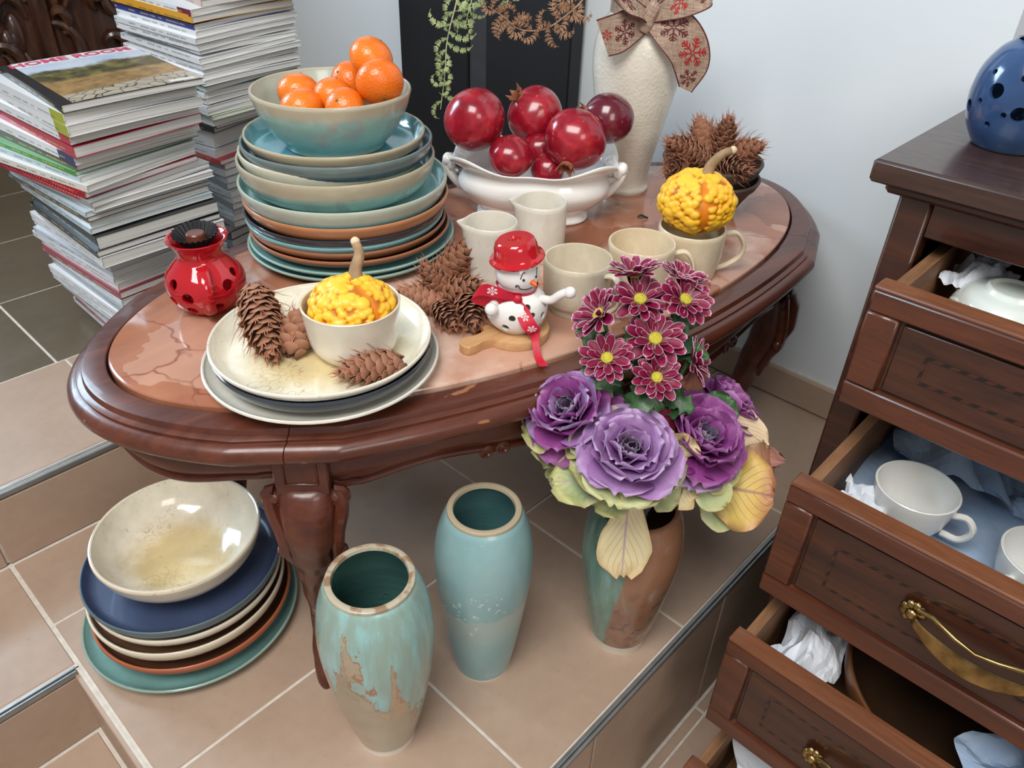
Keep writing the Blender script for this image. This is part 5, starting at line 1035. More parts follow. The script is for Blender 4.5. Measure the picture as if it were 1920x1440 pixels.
FS = [ # (spine colour, thickness, end label, corner shift along spine, shift across, extra turn)
 ((30, 26, 26), 0.0095, None, 0.006, 0.000, -4), (W_, 0.0135, ((164, 170, 40), 0.046), 0.0, 0.0, 0), (W_, 0.0135, ((164, 170, 40), 0.046), 0.006, 0.0, 0), (W_, 0.0120, ((178, 34, 56), 0.034), -0.006, 0.004, 1), ((178, 36, 60), 0.0135, None, -0.008, 0.004, 1), (W_, 0.0120, ((36, 52, 100), 0.05), -0.018, 0.004, 3),
 ((84, 66, 50), 0.0105, None, -0.026, 0.008, 5), ((70, 142, 60), 0.0060, None, -0.030, 0.006, 7), (PB, 0.0070, None, -0.024, 0.008, 9), ((214, 214, 208), 0.0085, None, -0.006, 0.006, 10), ((150, 22, 40), 0.0085, None, -0.014, 0.004, 8), (GR, 0.0075, None, 0.0, 0.006, 5), (W_, 0.0085, None, -0.004, 0.008, 3),
 (PB, 0.0070, None, -0.012, -0.002, 2), ((70, 66, 62), 0.0065, None, -0.016, 0.000, 2), (W_, 0.0085, None, -0.020, 0.0, 1), (PB, 0.0075, None, -0.014, 0.0, 0), ((26, 25, 26), 0.0175, None, -0.004, -0.004, -2), ((30, 29, 30), 0.0085, None, -0.006, -0.006, -2), (W_, 0.0150, None, -0.004, -0.006, -2),
 (W_, 0.0130, None, -0.036, 0.010, 0), (W_, 0.0095, None, -0.046, 0.022, 2), ((198, 206, 218), 0.0085, None, -0.038, 0.020, 3), (W_, 0.0085, None, -0.036, 0.018, 3), (W_, 0.0100, None, -0.034, 0.018, 3), ((140, 26, 38), 0.0100, None, -0.030, 0.016, 3), ((206, 208, 208), 0.0085, None, -0.028, 0.016, 2), ((120, 120, 120), 0.0060, None, -0.014, 0.010, 1), (W_, 0.0110, None, -0.012, 0.008, 1),
 (W_, 0.0085, None, -0.016, 0.010, 0), (W_, 0.0085, None, -0.018, 0.010, 0), ((204, 208, 214), 0.0085, None, -0.020, 0.014, 0), (W_, 0.0105, None, -0.034, 0.022, -1), ((190, 192, 196), 0.0060, None, -0.034, 0.020, -1), (W_, 0.0070, None, -0.032, 0.020, -1), (W_, 0.0080, None, -0.034, 0.022, -2), ((150, 34, 48), 0.0060, None, -0.034, 0.022, -2), (W_, 0.0080, None, -0.036, 0.022, -3), (W_, 0.0070, None, -0.046, 0.026, -6), ((176, 60, 74), 0.0055, None, -0.046, 0.024, -7), (W_, 0.0090, None, -0.046, 0.022, -7)]
def stack(items, corner, ang, z0, top, wd, ln, group, where, seed, bend):
    hs = [q[1] for q in items]; k = (top - z0) / sum(hs); z = z0; out = [None] * len(items); rs = random.Random(seed); ca, sa = math.cos(ang), math.sin(ang)
    for i in range(len(items) - 1, -1, -1):
        col, t, end, ds, dw, turn = items[i][:6]; t *= k; j = (rs.uniform(-1, 1) * 0.0025, rs.uniform(-1, 1) * 0.003)
        a = ang + math.radians(turn + rs.uniform(-0.8, 0.8)); sx, sy = dw + j[0], -ds + j[1]
        p = (corner[0] + ca * sx - sa * sy, corner[1] + sa * sx + ca * sy, z); w2 = wd + rs.uniform(-0.006, 0.004); l2 = ln + rs.uniform(-0.008, 0.006)
        lab = f"{colname(col)}-spined magazine, {ordn(i)} of the {where}"
        out[i] = mag(p, a, w2, l2, t * 0.985, col, lab, group, bend * (0.35 + 0.65 * i / len(items)) if False else bend * (0.3 + 0.7 * (1 - i / len(items))), seed + i, end); z += t
    return out
fs_ = stack(FS, (-0.660, 1.125), math.radians(49), UP, 0.618, 0.212, 0.285, 'magazines in the front stack', 'front stack', 11, 0.006)
fs_[10]['label'] = 'red spiral-bound notebook, eleventh from the top of the front stack'; fs_[10]['category'] = 'notebook'
coil = MB(); REDW = plain('red_wire', (196, 24, 44), 0.35)
for k in range(34):
    y = 0.012 + k * 0.0079; coil.tube([(0.0050 * math.cos(a) - 0.0035, y + 0.0012 * a / 6.28, 0.0045 + 0.0062 * math.sin(a)) for a in [j * 2 * PI / 9 for j in range(10)]], 0.0007, 5)
coil.build('wire_coil', REDW, fs_[10])
# cover picture of the topmost magazine: masthead strip, sky, hills, terrace
m = MT('landscape_cover', 0.25, 0.3); x = m.sep(); y = m.math('DIVIDE', x[1], 0.285); n1 = m.noise(16, 4, 0.6); n2 = m.noise(40, 4, 0.65)
yy = m.math('ADD', y, m.math('MULTIPLY', m.math('SUBTRACT', n1, 0.5), 0.22)); sky = m.mix(n1, S(150, 172, 206), S(226, 230, 232)); hill = m.ramp(n2, [(0.3, S(44, 44, 30)), (0.5, S(86, 84, 54)), (0.68, S(140, 124, 66))]); ground = m.ramp(n2, [(0.3, S(112, 84, 54)), (0.6, S(166, 134, 86)), (0.8, S(150, 146, 60))])
c = m.mix(m.step(yy, 0.40, 0.46), ground, hill); c = m.mix(m.step(yy, 0.66, 0.72), c, sky); st = m.mix(m.step(m.voro(52, 'DISTANCE_TO_EDGE'), 0.02, 0.05), S(70, 62, 52), S(176, 166, 146)); c = m.mix(m.step(m.math('ADD', y, m.math('MULTIPLY', x[0], -0.4)), 0.12, 0.16), st, c); c = m.mix(m.step(y, 0.855, 0.86), c, S(228, 226, 226)); m.col(c); LAND = m.m
top_ = fs_[0]; _b0 = 0.006 * 1.0
def cov_z(x_, seed, wd, t, bend):
    rs = random.Random(seed); fan = rs.uniform(-0.0012, 0.0012); ph = rs.uniform(-0.6, 0.6); u = x_ / wd; return bend * (math.sin(u * 2.6 + ph) * 0.55 + u * u * 0.9) + t * (1 - 0.10 * u) + fan * u * 0.5
tv = [v.co for v in top_.children[0].data.vertices]; wmx = max(v.x for v in tv); lmx = max(v.y for v in tv)
def surf(x_):       # top surface of the cover as built
    best = sorted({round(v.x, 6) for v in tv}); zt = {q: max(v.z for v in tv if abs(v.x - q) < 1e-5) for q in best}
    for a, b in zip(best, best[1:]):
        if a <= x_ <= b and b - a > 1e-6: return lerp(zt[a], zt[b], (x_ - a) / (b - a))
    return zt[best[-1]]
cv = MB(); cv.grid(lambda u, v: (0.008 + (wmx - 0.0085) * u, 0.0005 + (lmx - 0.001) * v, surf(0.008 + (wmx - 0.0085) * u) + 0.0003), 12, 4); cv.build('cover_picture', LAND, top_, smooth=60)
MAST = plain('raspberry_print', (196, 62, 96), 0.4, var=0.03); tm = text_mesh('HOME ROOM', 0.034, 0.0, 0.0012)
for v in tm.vertices:
    v.co.x = 0.012 + (v.co.x / 0.205 + 0.5) * (wmx - 0.022); v.co.y = lmx - 0.0195 + v.co.y * 1.0; v.co.z = surf(min(wmx, max(0.001, v.co.x))) + 0.0007
put('masthead', tm, MAST, top_)
cp = MB(); 
for a in (0.15, 0.19, 0.2): pass
cp.box((wmx - 0.03, 0.010, surf(wmx - 0.03) + 0.0009), (0.040, 0.012, 0.0004)); cp.build('barcode_patch', plain('barcode_print', (214, 210, 204), 0.5), top_, smooth=0)
BS = [((196, 172, 160), 0.0075, None, 0.0, 0.02, -8), (W_, 0.0080, ((112, 30, 44), 0.045), 0.0, 0.0, 0), ((216, 156, 44), 0.0090, None, 0.0, 0.0, 0), ((52, 62, 132), 0.0075, None, -0.010, 0.002, 0)] + [(W_, 0.0072, None, 0.004 * math.sin(k * 1.7), 0.004 * math.cos(k * 2.1), 1.5 * math.sin(k)) for k in range(9)] + [((196, 214, 210), 0.006, None, -0.006, 0.004, 0), ((40, 92, 84), 0.0045, None, -0.016, 0.0, 1)] + [(W_, 0.0072, None, -0.012 - 0.001 * k, 0.002, 1.0) for k in range(4)] + [((206, 222, 190), 0.0055, None, -0.012, 0.01, 0), (W_, 0.0085, None, -0.022, 0.012, 2), ((84, 88, 92), 0.0080, None, -0.030, 0.022, 4), ((30, 29, 30), 0.0100, None, -0.052, 0.028, 8)]
BS2 = [(W_, 0.024, None, -0.072, 0.034, 8), (W_, 0.012, None, -0.066, 0.03, 6), ((180, 34, 44), 0.0070, None, -0.050, 0.03, 4)] + [((178, 182, 184) if k % 3 else (120, 126, 130), 0.0095, None, -0.05 - 0.004 * math.sin(k), 0.035, 3 * math.sin(k * 2)) for k in range(10)] + [((206, 84, 44), 0.0060, None, -0.085, 0.045, 12)] + [((88, 96, 104) if k % 2 else (150, 156, 162), 0.0120, None, -0.088, 0.04, 10 + k) for k in range(7)]
bs_ = stack(BS + BS2, (-0.572, 1.452), math.radians(50), UP, 0.7005, 0.212, 0.285, 'magazines in the back stack', 'back stack', 301, 0.010)
m = MT('beige_photo_cover', 0.25, 0.3); m.col(m.ramp(m.noise(12, 4, 0.6), [(0.3, S(120, 84, 76)), (0.5, S(206, 178, 164)), (0.7, S(220, 214, 208))])); tv = [v.co for v in bs_[0].children[0].data.vertices]; wmx = max(v.x for v in tv); lmx = max(v.y for v in tv)
MB().grid(lambda u, v: (0.004 + (wmx - 0.0045) * u, 0.0005 + (lmx - 0.001) * v, surf(0.004 + (wmx - 0.0045) * u) + 0.0003), 12, 4).build('cover_picture', m.m, bs_[0], smooth=60)
# ---------------------------------------------------------------- black panel and carved cabinet behind
bp = thing('black_panel', 'tall matt black cupboard panel standing against the white wall', 'panel', AB(WALL - 0.03, 1.318, UP), _th)
for y0, y1, a in ((-0.245, 0.000, 0.0), (0.058, 0.30, 0.0)): MB().box((0.0, (y0 + y1) / 2, 0.95), (0.040, y1 - y0, 1.90), bev=0.003).build('leaf_board', BLACKP, bp)
MB().box((0.002, 0.029, 0.95), (0.034, 0.058, 1.90), bev=0.003).build('centre_strip', GREYP, bp)
cc = thing('carved_cabinet', 'dark carved wooden cabinet front beyond the magazine stacks', 'cabinet', AB(0.69, 2.62, UP), _th)
MB().box((0.0, 0.20, 0.60), (1.3, 0.36, 1.14), bev=0.006).build('carcass', CARVED, cc)
for x0 in (-0.55, -0.2, 0.15, 0.5): MB().box((x0, 0.012, 0.60), (0.05, 0.03, 1.05), bev=0.01).build('pilaster', CARVED, cc)
rs = random.Random(5)
for k in range(120):
    cx, cz_ = rs.uniform(-0.6, 0.5), rs.uniform(0.12, 1.08); a0 = rs.uniform(0, 6.28); r0 = rs.uniform(0.03, 0.075); sg = rs.choice((-1, 1)); pts = []
    for i in range(18):
        u = i / 17; a = a0 + sg * u * 4.2; r = r0 * (1 - 0.75 * u); pts.append((cx + r * math.cos(a), 0.012 - 0.014 * math.sin(PI * u), cz_ + r * math.sin(a) * 1.3))
    MB().tube(pts, [0.004 + 0.012 * math.sin(PI * min(1, (i + 2) / 18)) for i in range(18)], 7).build('carved_scroll', CARVED, cc)
for k in range(60):
    cx, cz_ = rs.uniform(-0.6, 0.5), rs.uniform(0.12, 1.08); MB().ball((cx, 0.012, cz_), (rs.uniform(0.012, 0.03), 0.018, rs.uniform(0.03, 0.06)), 10, 8).build('carved_bud', CARVED, cc, rot=None)

# ---------------------------------------------------------------- ornamental cabbages and chrysanthemums in the rust vase
def leaf_mat(name, stops, vein, edge=None, veins=14.0, vk=0.5, rough=0.5):
    m = MT(name, rough); lu, lv = m.attr('lu'), m.attr('lv'); av = m.math('ABSOLUTE', lv); n = m.noise(45, 4, 0.6)
    t = m.math('ADD', lu, m.math('MULTIPLY', m.math('SUBTRACT', n, 0.5), 0.25)); c = m.ramp(t, [(p, S(*q)) for p, q in stops])
    if edge: c = m.mix(m.math('MULTIPLY', m.step(m.math('ADD', av, m.math('MULTIPLY', m.math('SUBTRACT', n, 0.5), 0.3)), edge[1], 1.0), edge[2]), c, S(*edge[0]))
    mid = m.math('SUBTRACT', 1.0, m.step(m.math('ADD', av, m.math('MULTIPLY', lu, 0.03)), 0.02, 0.09)); br = m.math('FRACT', m.math('MULTIPLY', m.math('SUBTRACT', lu, m.math('MULTIPLY', av, 0.55)), veins * 0.5)); vs_ = m.math('MULTIPLY', m.math('SUBTRACT', 1.0, m.step(m.math('ABSOLUTE', m.math('SUBTRACT', br, 0.5)), 0.03, 0.10)), m.math('SUBTRACT', 1.0, m.step(av, 0.5, 0.95)))
    c = m.mix(m.math('MULTIPLY', m.math('MAXIMUM', mid, m.math('MULTIPLY', vs_, 0.7)), vk), c, S(*vein)); m.col(c); m.bump(m.math('ADD', m.math('MULTIPLY', n, 0.5), m.math('MULTIPLY', vs_, -0.4)), 0.25, 0.002); (None if name == 'magenta_petal' else m.sss(0.08, (0.6, 0.4, 0.5))); return m.m
LAV = leaf_mat('lavender_kale', [(0.0, (92, 46, 104)), (0.45, (134, 82, 146)), (0.85, (166, 126, 178)), (1.0, (172, 146, 182))], (168, 128, 184), None, vk=0.3)
PUR = leaf_mat('purple_kale', [(0.0, (70, 20, 74)), (0.45, (116, 38, 110)), (0.85, (142, 66, 136)), (1.0, (152, 98, 150))], (158, 88, 152), None, vk=0.3)
DEEP = leaf_mat('kale_heart', [(0.0, (58, 22, 62)), (0.6, (96, 62, 104)), (1.0, (118, 112, 128))], (120, 80, 124), None, vk=0.3)
OUTG = leaf_mat('green_edged_kale', [(0.0, (112, 60, 110)), (0.35, (108, 104, 100)), (0.65, (128, 150, 96)), (1.0, (190, 186, 122))], (150, 120, 150), ((206, 196, 136), 0.6, 0.7), vk=0.5)
OUTY = leaf_mat('yellow_kale_leaf', [(0.0, (150, 160, 96)), (0.3, (196, 172, 86)), (0.75, (208, 172, 88)), (1.0, (178, 116, 84))], (128, 74, 86), ((186, 132, 96), 0.7, 0.6), 16, 0.7)
OUTC = leaf_mat('cream_kale_leaf', [(0.0, (206, 186, 196)), (0.3, (222, 206, 164)), (0.8, (228, 212, 164)), (1.0, (206, 174, 122))], (148, 112, 160), ((196, 160, 112), 0.75, 0.5), 14, 0.65)
OUTB = leaf_mat('dry_pink_leaf', [(0.0, (150, 120, 88)), (0.4, (176, 122, 96)), (1.0, (150, 96, 84))], (120, 70, 66), None, 14, 0.4)
OUTP = leaf_mat('pale_dry_leaf', [(0.0, (206, 186, 156)), (0.5, (222, 198, 168)), (1.0, (214, 186, 150))], (120, 92, 82), None, 16, 0.7)
OUTS = leaf_mat('sage_kale_leaf', [(0.0, (150, 140, 130)), (0.4, (148, 164, 122)), (0.8, (168, 176, 124)), (1.0, (190, 188, 132))], (176, 170, 164), ((200, 194, 150), 0.7, 0.6), 14, 0.5)
MUMG = leaf_mat('mum_leaf', [(0.0, (38, 66, 36)), (0.6, (46, 82, 44)), (1.0, (58, 96, 54))], (84, 116, 72), None, 10, 0.35, 0.4)
PETAL = leaf_mat('magenta_petal', [(0.0, (140, 20, 80)), (0.2, (112, 0, 46)), (0.86, (128, 2, 56)), (0.96, (168, 70, 116)), (1.0, (236, 220, 230))], (96, 6, 44), ((236, 220, 230), 0.84, 0.85), 8, 0.25, 0.45)
def leaf_geo(L, W, bend=0.3, cup=0.2, ruf=0.1, waves=7, nu=10, nv=9, taper=(0.25, 0.62), lobes=0, seed=0, th=0.0006):
    """grid leaf: x along the rib, y across, z up; closed thin shell"""
    rs = random.Random(seed); ph = rs.uniform(0, 6.28); vs = []; lu = []; lv = []
    for s_ in (0, 1):
        for i in range(nu):
            u = i / (nu - 1); a = bend * u; wv = (lerp(taper[0], 1.0, min(1, u / taper[1]) ** 0.8)) * (1 if u < taper[1] else math.sqrt(max(0.02, 1 - ((u - taper[1]) / (1.02 - taper[1])) ** 2)))
            if lobes: wv *= 0.74 + 0.26 * math.cos(u * lobes * 2 * PI)
            for j in range(nv):
                v = j / (nv - 1) * 2 - 1; e = abs(v); x_ = L * (math.sin(a) / bend if abs(bend) > 1e-3 else u) ; z_ = L * ((1 - math.cos(a)) / bend if abs(bend) > 1e-3 else 0)
                edge = max(e, max(0, (u - 0.75) / 0.25)); z_ += cup * W * 0.5 * v * v * wv + ruf * W * edge ** 3 * math.sin(waves * (u * 2.2 + v * 0.9) + ph + (2.0 if v > 0 else 0))
                vs.append((x_ + 0.05 * L * e * ruf * 6 * math.sin(waves * 2 * u + ph) * 0.3, v * W * 0.5 * wv, z_ - s_ * th)); lu.append(u); lv.append(v)
    o = nu * nv; fs = []
    for i in range(nu - 1):
        for j in range(nv - 1): a_ = i * nv + j; fs += [(a_, a_ + nv, a_ + nv + 1, a_ + 1), (o + a_, o + a_ + 1, o + a_ + nv + 1, o + a_ + nv)]
    ring = [i * nv for i in range(nu)] + [(nu - 1) * nv + j for j in range(1, nv)] + [i * nv + nv - 1 for i in range(nu - 2, -1, -1)] + [j for j in range(nv - 2, 0, -1)]
    fs += [(a_, b_, b_ + o, a_ + o) for a_, b_ in zip(ring, ring[1:] + ring[:1])]
    return vs, fs, lu, lv
def leaf_mesh(mat, **k):
    vs, fs, lu, lv = leaf_geo(**k); me = MB().add(vs, fs).mesh('leaf', 80)
    for nm, arr in (('lu', lu), ('lv', lv)): a = me.attributes.new(nm, 'FLOAT', 'POINT'); a.data.foreach_set('value', np.array(arr, dtype=np.float32))
    me.materials.append(mat); return me
def frame(base, fwd, up):
    f = Vector(fwd).normalized(); u = Vector(up); y = u.cross(f)
    if y.length < 1e-4: y = f.orthogonal()
    y.normalize(); z = f.cross(y); return Matrix(((f.x, y.x, z.x, base[0]), (f.y, y.y, z.y, base[1]), (f.z, y.z, z.z, base[2]), (0, 0, 0, 1)))
STALK = plain('kale_stalk', (120, 96, 122), 0.6, var=0.2)
VM = Vector((0.167, 0.729, 0.235))
def kale(label, p, n, R, inner, rings, seed, outer=OUTG):
    t = thing('ornamental_cabbage', label, 'cabbage', p, 0, 'ornamental cabbages in the rust vase'); Mx = basis(p, n); t.matrix_world = Mx; rs = random.Random(seed); inv = Mx.inverted(); kk = 0
    for ri, (cnt, phi, ln, mt, dz) in enumerate(rings):
        for k in range(cnt):
            a = 2 * PI * k / cnt + ri * 0.9 + rs.uniform(-0.12, 0.12); ph = math.radians(phi + rs.uniform(-5, 5)); o = Vector((math.cos(a), math.sin(a), 0)); f = o * math.sin(ph) + Vector((0, 0, 1)) * math.cos(ph)
            up = Vector((0, 0, 1)) * math.sin(ph) - o * math.cos(ph); L = R * ln * rs.uniform(0.92, 1.08); mt_ = mt if not isinstance(mt, tuple) else mt[k % len(mt)]
            me = leaf_mesh(mt_, L=L, W=L * rs.uniform(1.25, 1.45) if ri else L * 0.95, bend=rs.uniform(0.15, 0.45) if phi < 62 else rs.uniform(-0.5, 0.0), cup=0.30 if phi < 60 else 0.16, ruf=0.035 + 0.02 * (ri > 2), waves=4 + (k % 3), taper=(0.30, 0.55), seed=seed * 50 + kk, nu=11, nv=11); kk += 1
            put('leaf', me, None, t, mx=frame(o * R * 0.07 + Vector((0, 0, dz * R)), f, up))
    q = inv @ VM; MB().tube(spline([(0, 0, -0.05 * R), (0, 0, -0.45 * R), tuple(q)], 12), [0.011 - 0.003 * i / 11 for i in range(12)], 9).build('stalk', STALK, t); return t
RG = lambda i, o: [(3, 10, 0.34, DEEP, 0.10), (4, 20, 0.46, DEEP, 0.05), (5, 32, 0.62, i, 0.0), (5, 44, 0.80, i, -0.04), (6, 56, 0.96, i, -0.09), (6, 68, 1.08, i, -0.15), (6, 82, 1.15, o, -0.22)]
K2 = kale('lavender ornamental cabbage at the front centre, facing the viewer', (0.1296, 0.6550, 0.4007), (-0.02, -0.42, 0.90), 0.0535, LAV, RG(LAV, (OUTG, OUTS)), 1)
K1 = kale('purple ornamental cabbage leaning out to the left', (0.0679, 0.7090, 0.4141), (-0.36, -0.36, 0.86), 0.050, PUR, RG((PUR, LAV), (OUTG, PUR)), 2)
K3 = kale('magenta purple ornamental cabbage on the right of the centre one', (0.2173, 0.7050, 0.3817), (0.30, -0.36, 0.88), 0.054, PUR, RG(PUR, (OUTG, LAV)), 3)
K4 = kale('purple ornamental cabbage at the back right seen edge-on', (0.2678, 0.7900, 0.3688), (0.60, 0.12, 0.78), 0.046, PUR, RG(PUR, (PUR, OUTB))[:6], 4)
def freeleaf(parent, base, tip, W, nrm, mat, bend=0.3, cup=0.1, ruf=0.07, seed=0, taper=(0.2, 0.6), waves=7, nu=14, nv=11, lobes=0):
    b, t = Vector(base), Vector(tip); d = t - b; L = d.length; half = bend / 2
    f0 = Matrix.Rotation(0, 3, 'X'); fr = frame(b, d, nrm); rot = Matrix.Rotation(half, 4, 'Y'); k = (half / math.sin(half)) if abs(half) > 1e-3 else 1.0
    me = leaf_mesh(mat, L=L * k, W=W, bend=bend, cup=cup, ruf=ruf, waves=waves, taper=taper, seed=seed, nu=nu, nv=nv, lobes=lobes); inv = parent.matrix_world.inverted() if parent else Matrix()
    return put('leaf', me, None, parent, mx=inv @ fr @ rot)
bpy.context.view_layer.update()
TC = Vector((0, -0.82, 0.57))       # roughly toward the viewer
def lab(o, s): o['label'] = s; return o
lab(freeleaf(K2, (0.1406, 0.6680, 0.3372), (0.1436, 0.6520, 0.2064), 0.068, (0, -1, 0.15), OUTC, 0.35, 0.10, 0.05, 11, (0.16, 0.66)), 'cream leaf with violet veins hanging over the vase')
lab(freeleaf(K3, (0.2325, 0.7000, 0.3230), (0.3072, 0.6680, 0.3350), 0.098, (0.1, -0.72, 0.66), OUTY, 0.45, -0.15, 0.06, 12, (0.35, 0.55)), 'broad yellow leaf with dark veins')
freeleaf(K3, (0.2230, 0.6950, 0.3440), (0.2772, 0.6720, 0.2820), 0.062, (-0.1, -0.8, 0.5), OUTS, 0.5, 0.2, 0.06, 13)
freeleaf(K2, (0.1276, 0.6650, 0.3582), (0.0488, 0.6550, 0.3555), 0.066, (-0.1, -0.6, 0.75), OUTG, -0.5, 0.25, 0.10, 14)
freeleaf(K2, (0.1450, 0.6600, 0.3595), (0.0951, 0.6450, 0.3344), 0.06, (0, -0.6, 0.75), OUTG, -0.5, 0.25, 0.10, 15)
freeleaf(K2, (0.1510, 0.6600, 0.3597), (0.1936, 0.6480, 0.3444), 0.055, (0.1, -0.6, 0.75), OUTS, -0.4, 0.3, 0.10, 16)
freeleaf(K2, (0.1723, 0.6700, 0.3678), (0.1959, 0.6750, 0.4152), 0.05, (0.3, -0.6, 0.5), OUTC, 0.5, 0.2, 0.12, 17)
freeleaf(K2, (0.1771, 0.6680, 0.3537), (0.2159, 0.6600, 0.3424), 0.052, (0.2, -0.6, 0.6), OUTC, 0.6, 0.3, 0.12, 18)
freeleaf(K3, (0.2054, 0.6800, 0.3606), (0.2501, 0.6550, 0.3296), 0.046, (0.0, -0.75, 0.6), OUTS, -0.3, 0.2, 0.05, 19)
freeleaf(K1, (0.0665, 0.7150, 0.3487), (0.0274, 0.7050, 0.3676), 0.05, (-0.3, -0.5, 0.7), OUTG, -0.4, 0.2, 0.10, 20)
freeleaf(K1, (0.0615, 0.7220, 0.3794), (0.0217, 0.7150, 0.3990), 0.045, (-0.4, -0.4, 0.7), OUTG, -0.4, 0.2, 0.10, 21)
freeleaf(K1, (0.0768, 0.7050, 0.3326), (0.0485, 0.6950, 0.3216), 0.030, (-0.2, -0.7, 0.5), OUTS, 1.2, 0.6, 0.05, 22)
lab(freeleaf(K3, (0.2495, 0.7650, 0.3948), (0.3143, 0.7420, 0.3472), 0.052, (0.35, -0.6, 0.65), OUTP, 0.25, 0.12, 0.03, 23, (0.35, 0.4)), 'pale dry leaf with brown veins')
lab(freeleaf(K4, (0.2757, 0.7600, 0.3712), (0.3317, 0.7250, 0.3370), 0.052, (0.3, -0.5, 0.75), OUTB, 0.9, -0.8, 0.10, 24, (0.6, 0.5)), 'rolled dry pinkish brown leaf')
freeleaf(K4, (0.3016, 0.7350, 0.3592), (0.3160, 0.7050, 0.3266), 0.046, (0.4, -0.7, 0.4), OUTB, 0.6, -0.5, 0.10, 25, (0.6, 0.5))
freeleaf(K4, (0.2187, 0.7650, 0.4055), (0.2120, 0.7580, 0.4471), 0.034, (0.1, -0.8, 0.5), OUTB, 0.5, 0.4, 0.10, 26)
freeleaf(K3, (0.2321, 0.7350, 0.3887), (0.2584, 0.7450, 0.4178), 0.044, (0.1, -0.6, 0.7), MUMG, 0.3, 0.2, 0.08, 27)
freeleaf(K3, (0.1879, 0.7000, 0.3829), (0.1679, 0.7050, 0.4260), 0.026, (0, -0.8, 0.5), leaf_mat('crimson_leaf', [(0.0, (110, 24, 50)), (1.0, (128, 30, 60))], (90, 16, 40)), 0.3, 0.2, 0.05, 28)
# chrysanthemums
PET = [leaf_mesh(PETAL, L=1.0, W=w_, bend=b_, cup=c_, ruf=0.02, waves=3, taper=(0.42, 0.62), seed=s_, nu=9, nv=7, th=0.012) for w_, b_, c_, s_ in ((0.44, 0.35, 0.4, 1), (0.40, 0.15, 0.5, 2), (0.46, -0.3, 0.3, 3))]
DISC = MT('yellow_green_disc', 0.6); _d = DISC.voro(420); DISC.col(DISC.ramp(DISC.attr('lu'), [(0.0, S(126, 142, 30)), (0.6, S(168, 172, 38)), (1.0, S(196, 182, 60))])).bump(_d, 0.8, 0.002); DISC = DISC.m
STEMG = plain('green_stem', (66, 98, 56), 0.5)
def mum(label, p, n, R, seed, disc=True, lv=2, open_=1.0, half=False):
    t = thing('chrysanthemum', label, 'flower', p, 0, 'chrysanthemums in the rust vase'); Mx = basis(p, n); t.matrix_world = Mx; rs = random.Random(seed); inv = Mx.inverted()
    for ring, (cnt, phi, ln) in enumerate(((13, 84, 1.0), (11, 66, 0.88), (5, 46, 0.55))):
        for k in range(cnt):
            a = 2 * PI * k / cnt + ring * 0.2 + rs.uniform(-0.07, 0.07); ph = math.radians(phi * open_ + rs.uniform(-8, 6)); o = Vector((math.cos(a), math.sin(a), 0)); f = o * math.sin(ph) + Vector((0, 0, 1)) * math.cos(ph); up = Vector((0, 0, 1)) * math.sin(ph) - o * math.cos(ph); L = R * ln * rs.uniform(0.9, 1.06)
            put('petal', PET[(k + ring) % 3], None, t, mx=frame(o * R * (0.20 if ring < 2 else 0.24) * (0.8 if ring else 1), f, up) @ Matrix.Scale(L, 4))
    mb = MB().lathe([(R * 0.24, -R * 0.05), (R * 0.27, R * 0.05), (R * 0.24, R * 0.13), (R * 0.14, R * 0.17), (0, R * 0.17)], 20); zz = [q[2] / (R * 0.17) for q in mb.v]
    mb.build('flower_centre', DISC, t, attrs={'lu': zz})
    MB().lathe([(0, -R * 0.22), (R * 0.12, -R * 0.2), (R * 0.24, -R * 0.05), (R * 0.2, 0)], 12).build('calyx', STEMG, t)
    b = Vector(p) - Vector(n).normalized() * R * 0.2; m1 = b.lerp(VM, 0.3) - Vector(n).normalized() * 0.012; pts = [inv @ q for q in spline([b, m1, b.lerp(VM, 0.65), VM], 14)]; MB().tube(pts, 0.0024, 7).build('stem', STEMG, t)
    for k in range(lv):
        q = spline([b, m1, b.lerp(VM, 0.65), VM], 14)[3 + 3 * k]; a = rs.uniform(-2.6, -0.4) + k * 1.6; d = Vector((math.cos(a), math.sin(a) * 0.8, rs.uniform(0.1, 0.5))).normalized(); freeleaf(t, q, q + d * 0.048, 0.030, Vector((0, -0.4, 0.9)), MUMG, -0.5, 0.25, 0.06, seed * 7 + k, (0.3, 0.5), 5, 17, 9, 3)
    return t
mum('magenta chrysanthemum highest in the bunch, seen from its side', (0.1327, 0.7850, 0.5528), (-0.1, 0.15, 1.0), 0.0285, 1, lv=1, open_=0.85)
mum('magenta chrysanthemum just below the highest one', (0.1388, 0.7650, 0.5323), (0.02, -0.42, 0.88), 0.0290, 2)
mum('magenta chrysanthemum at the upper left, turned to the left', (0.0932, 0.7450, 0.5230), (-0.72, -0.18, 0.62), 0.0290, 3, open_=0.9)
mum('magenta chrysanthemum at the upper right, behind its twin', (0.1858, 0.7850, 0.5482), (0.30, 0.05, 0.95), 0.0260, 4, lv=1, open_=0.85)
mum('magenta chrysanthemum at the upper right, in front of its twin', (0.1871, 0.7600, 0.5370), (0.28, -0.52, 0.80), 0.0275, 5)
mum('largest magenta chrysanthemum in the middle of the bunch', (0.1559, 0.7350, 0.5001), (0.02, -0.55, 0.83), 0.0300, 6)
mum('magenta chrysanthemum at the lower left', (0.1027, 0.7150, 0.4857), (-0.12, -0.60, 0.78), 0.0265, 7)
mum('magenta chrysanthemum at the right, drooping sideways', (0.2043, 0.7450, 0.4659), (0.75, -0.25, 0.35), 0.0270, 8, lv=1, open_=0.85)
mum('lowest magenta chrysanthemum, nearest the lavender cabbage', (0.1578, 0.7050, 0.4694), (0.06, -0.66, 0.74), 0.0250, 9)
sp = thing('leafy_sprig', 'dark green chrysanthemum leaves filling the gap above the cabbages', 'leaves', tuple(VM)); bpy.context.view_layer.update()
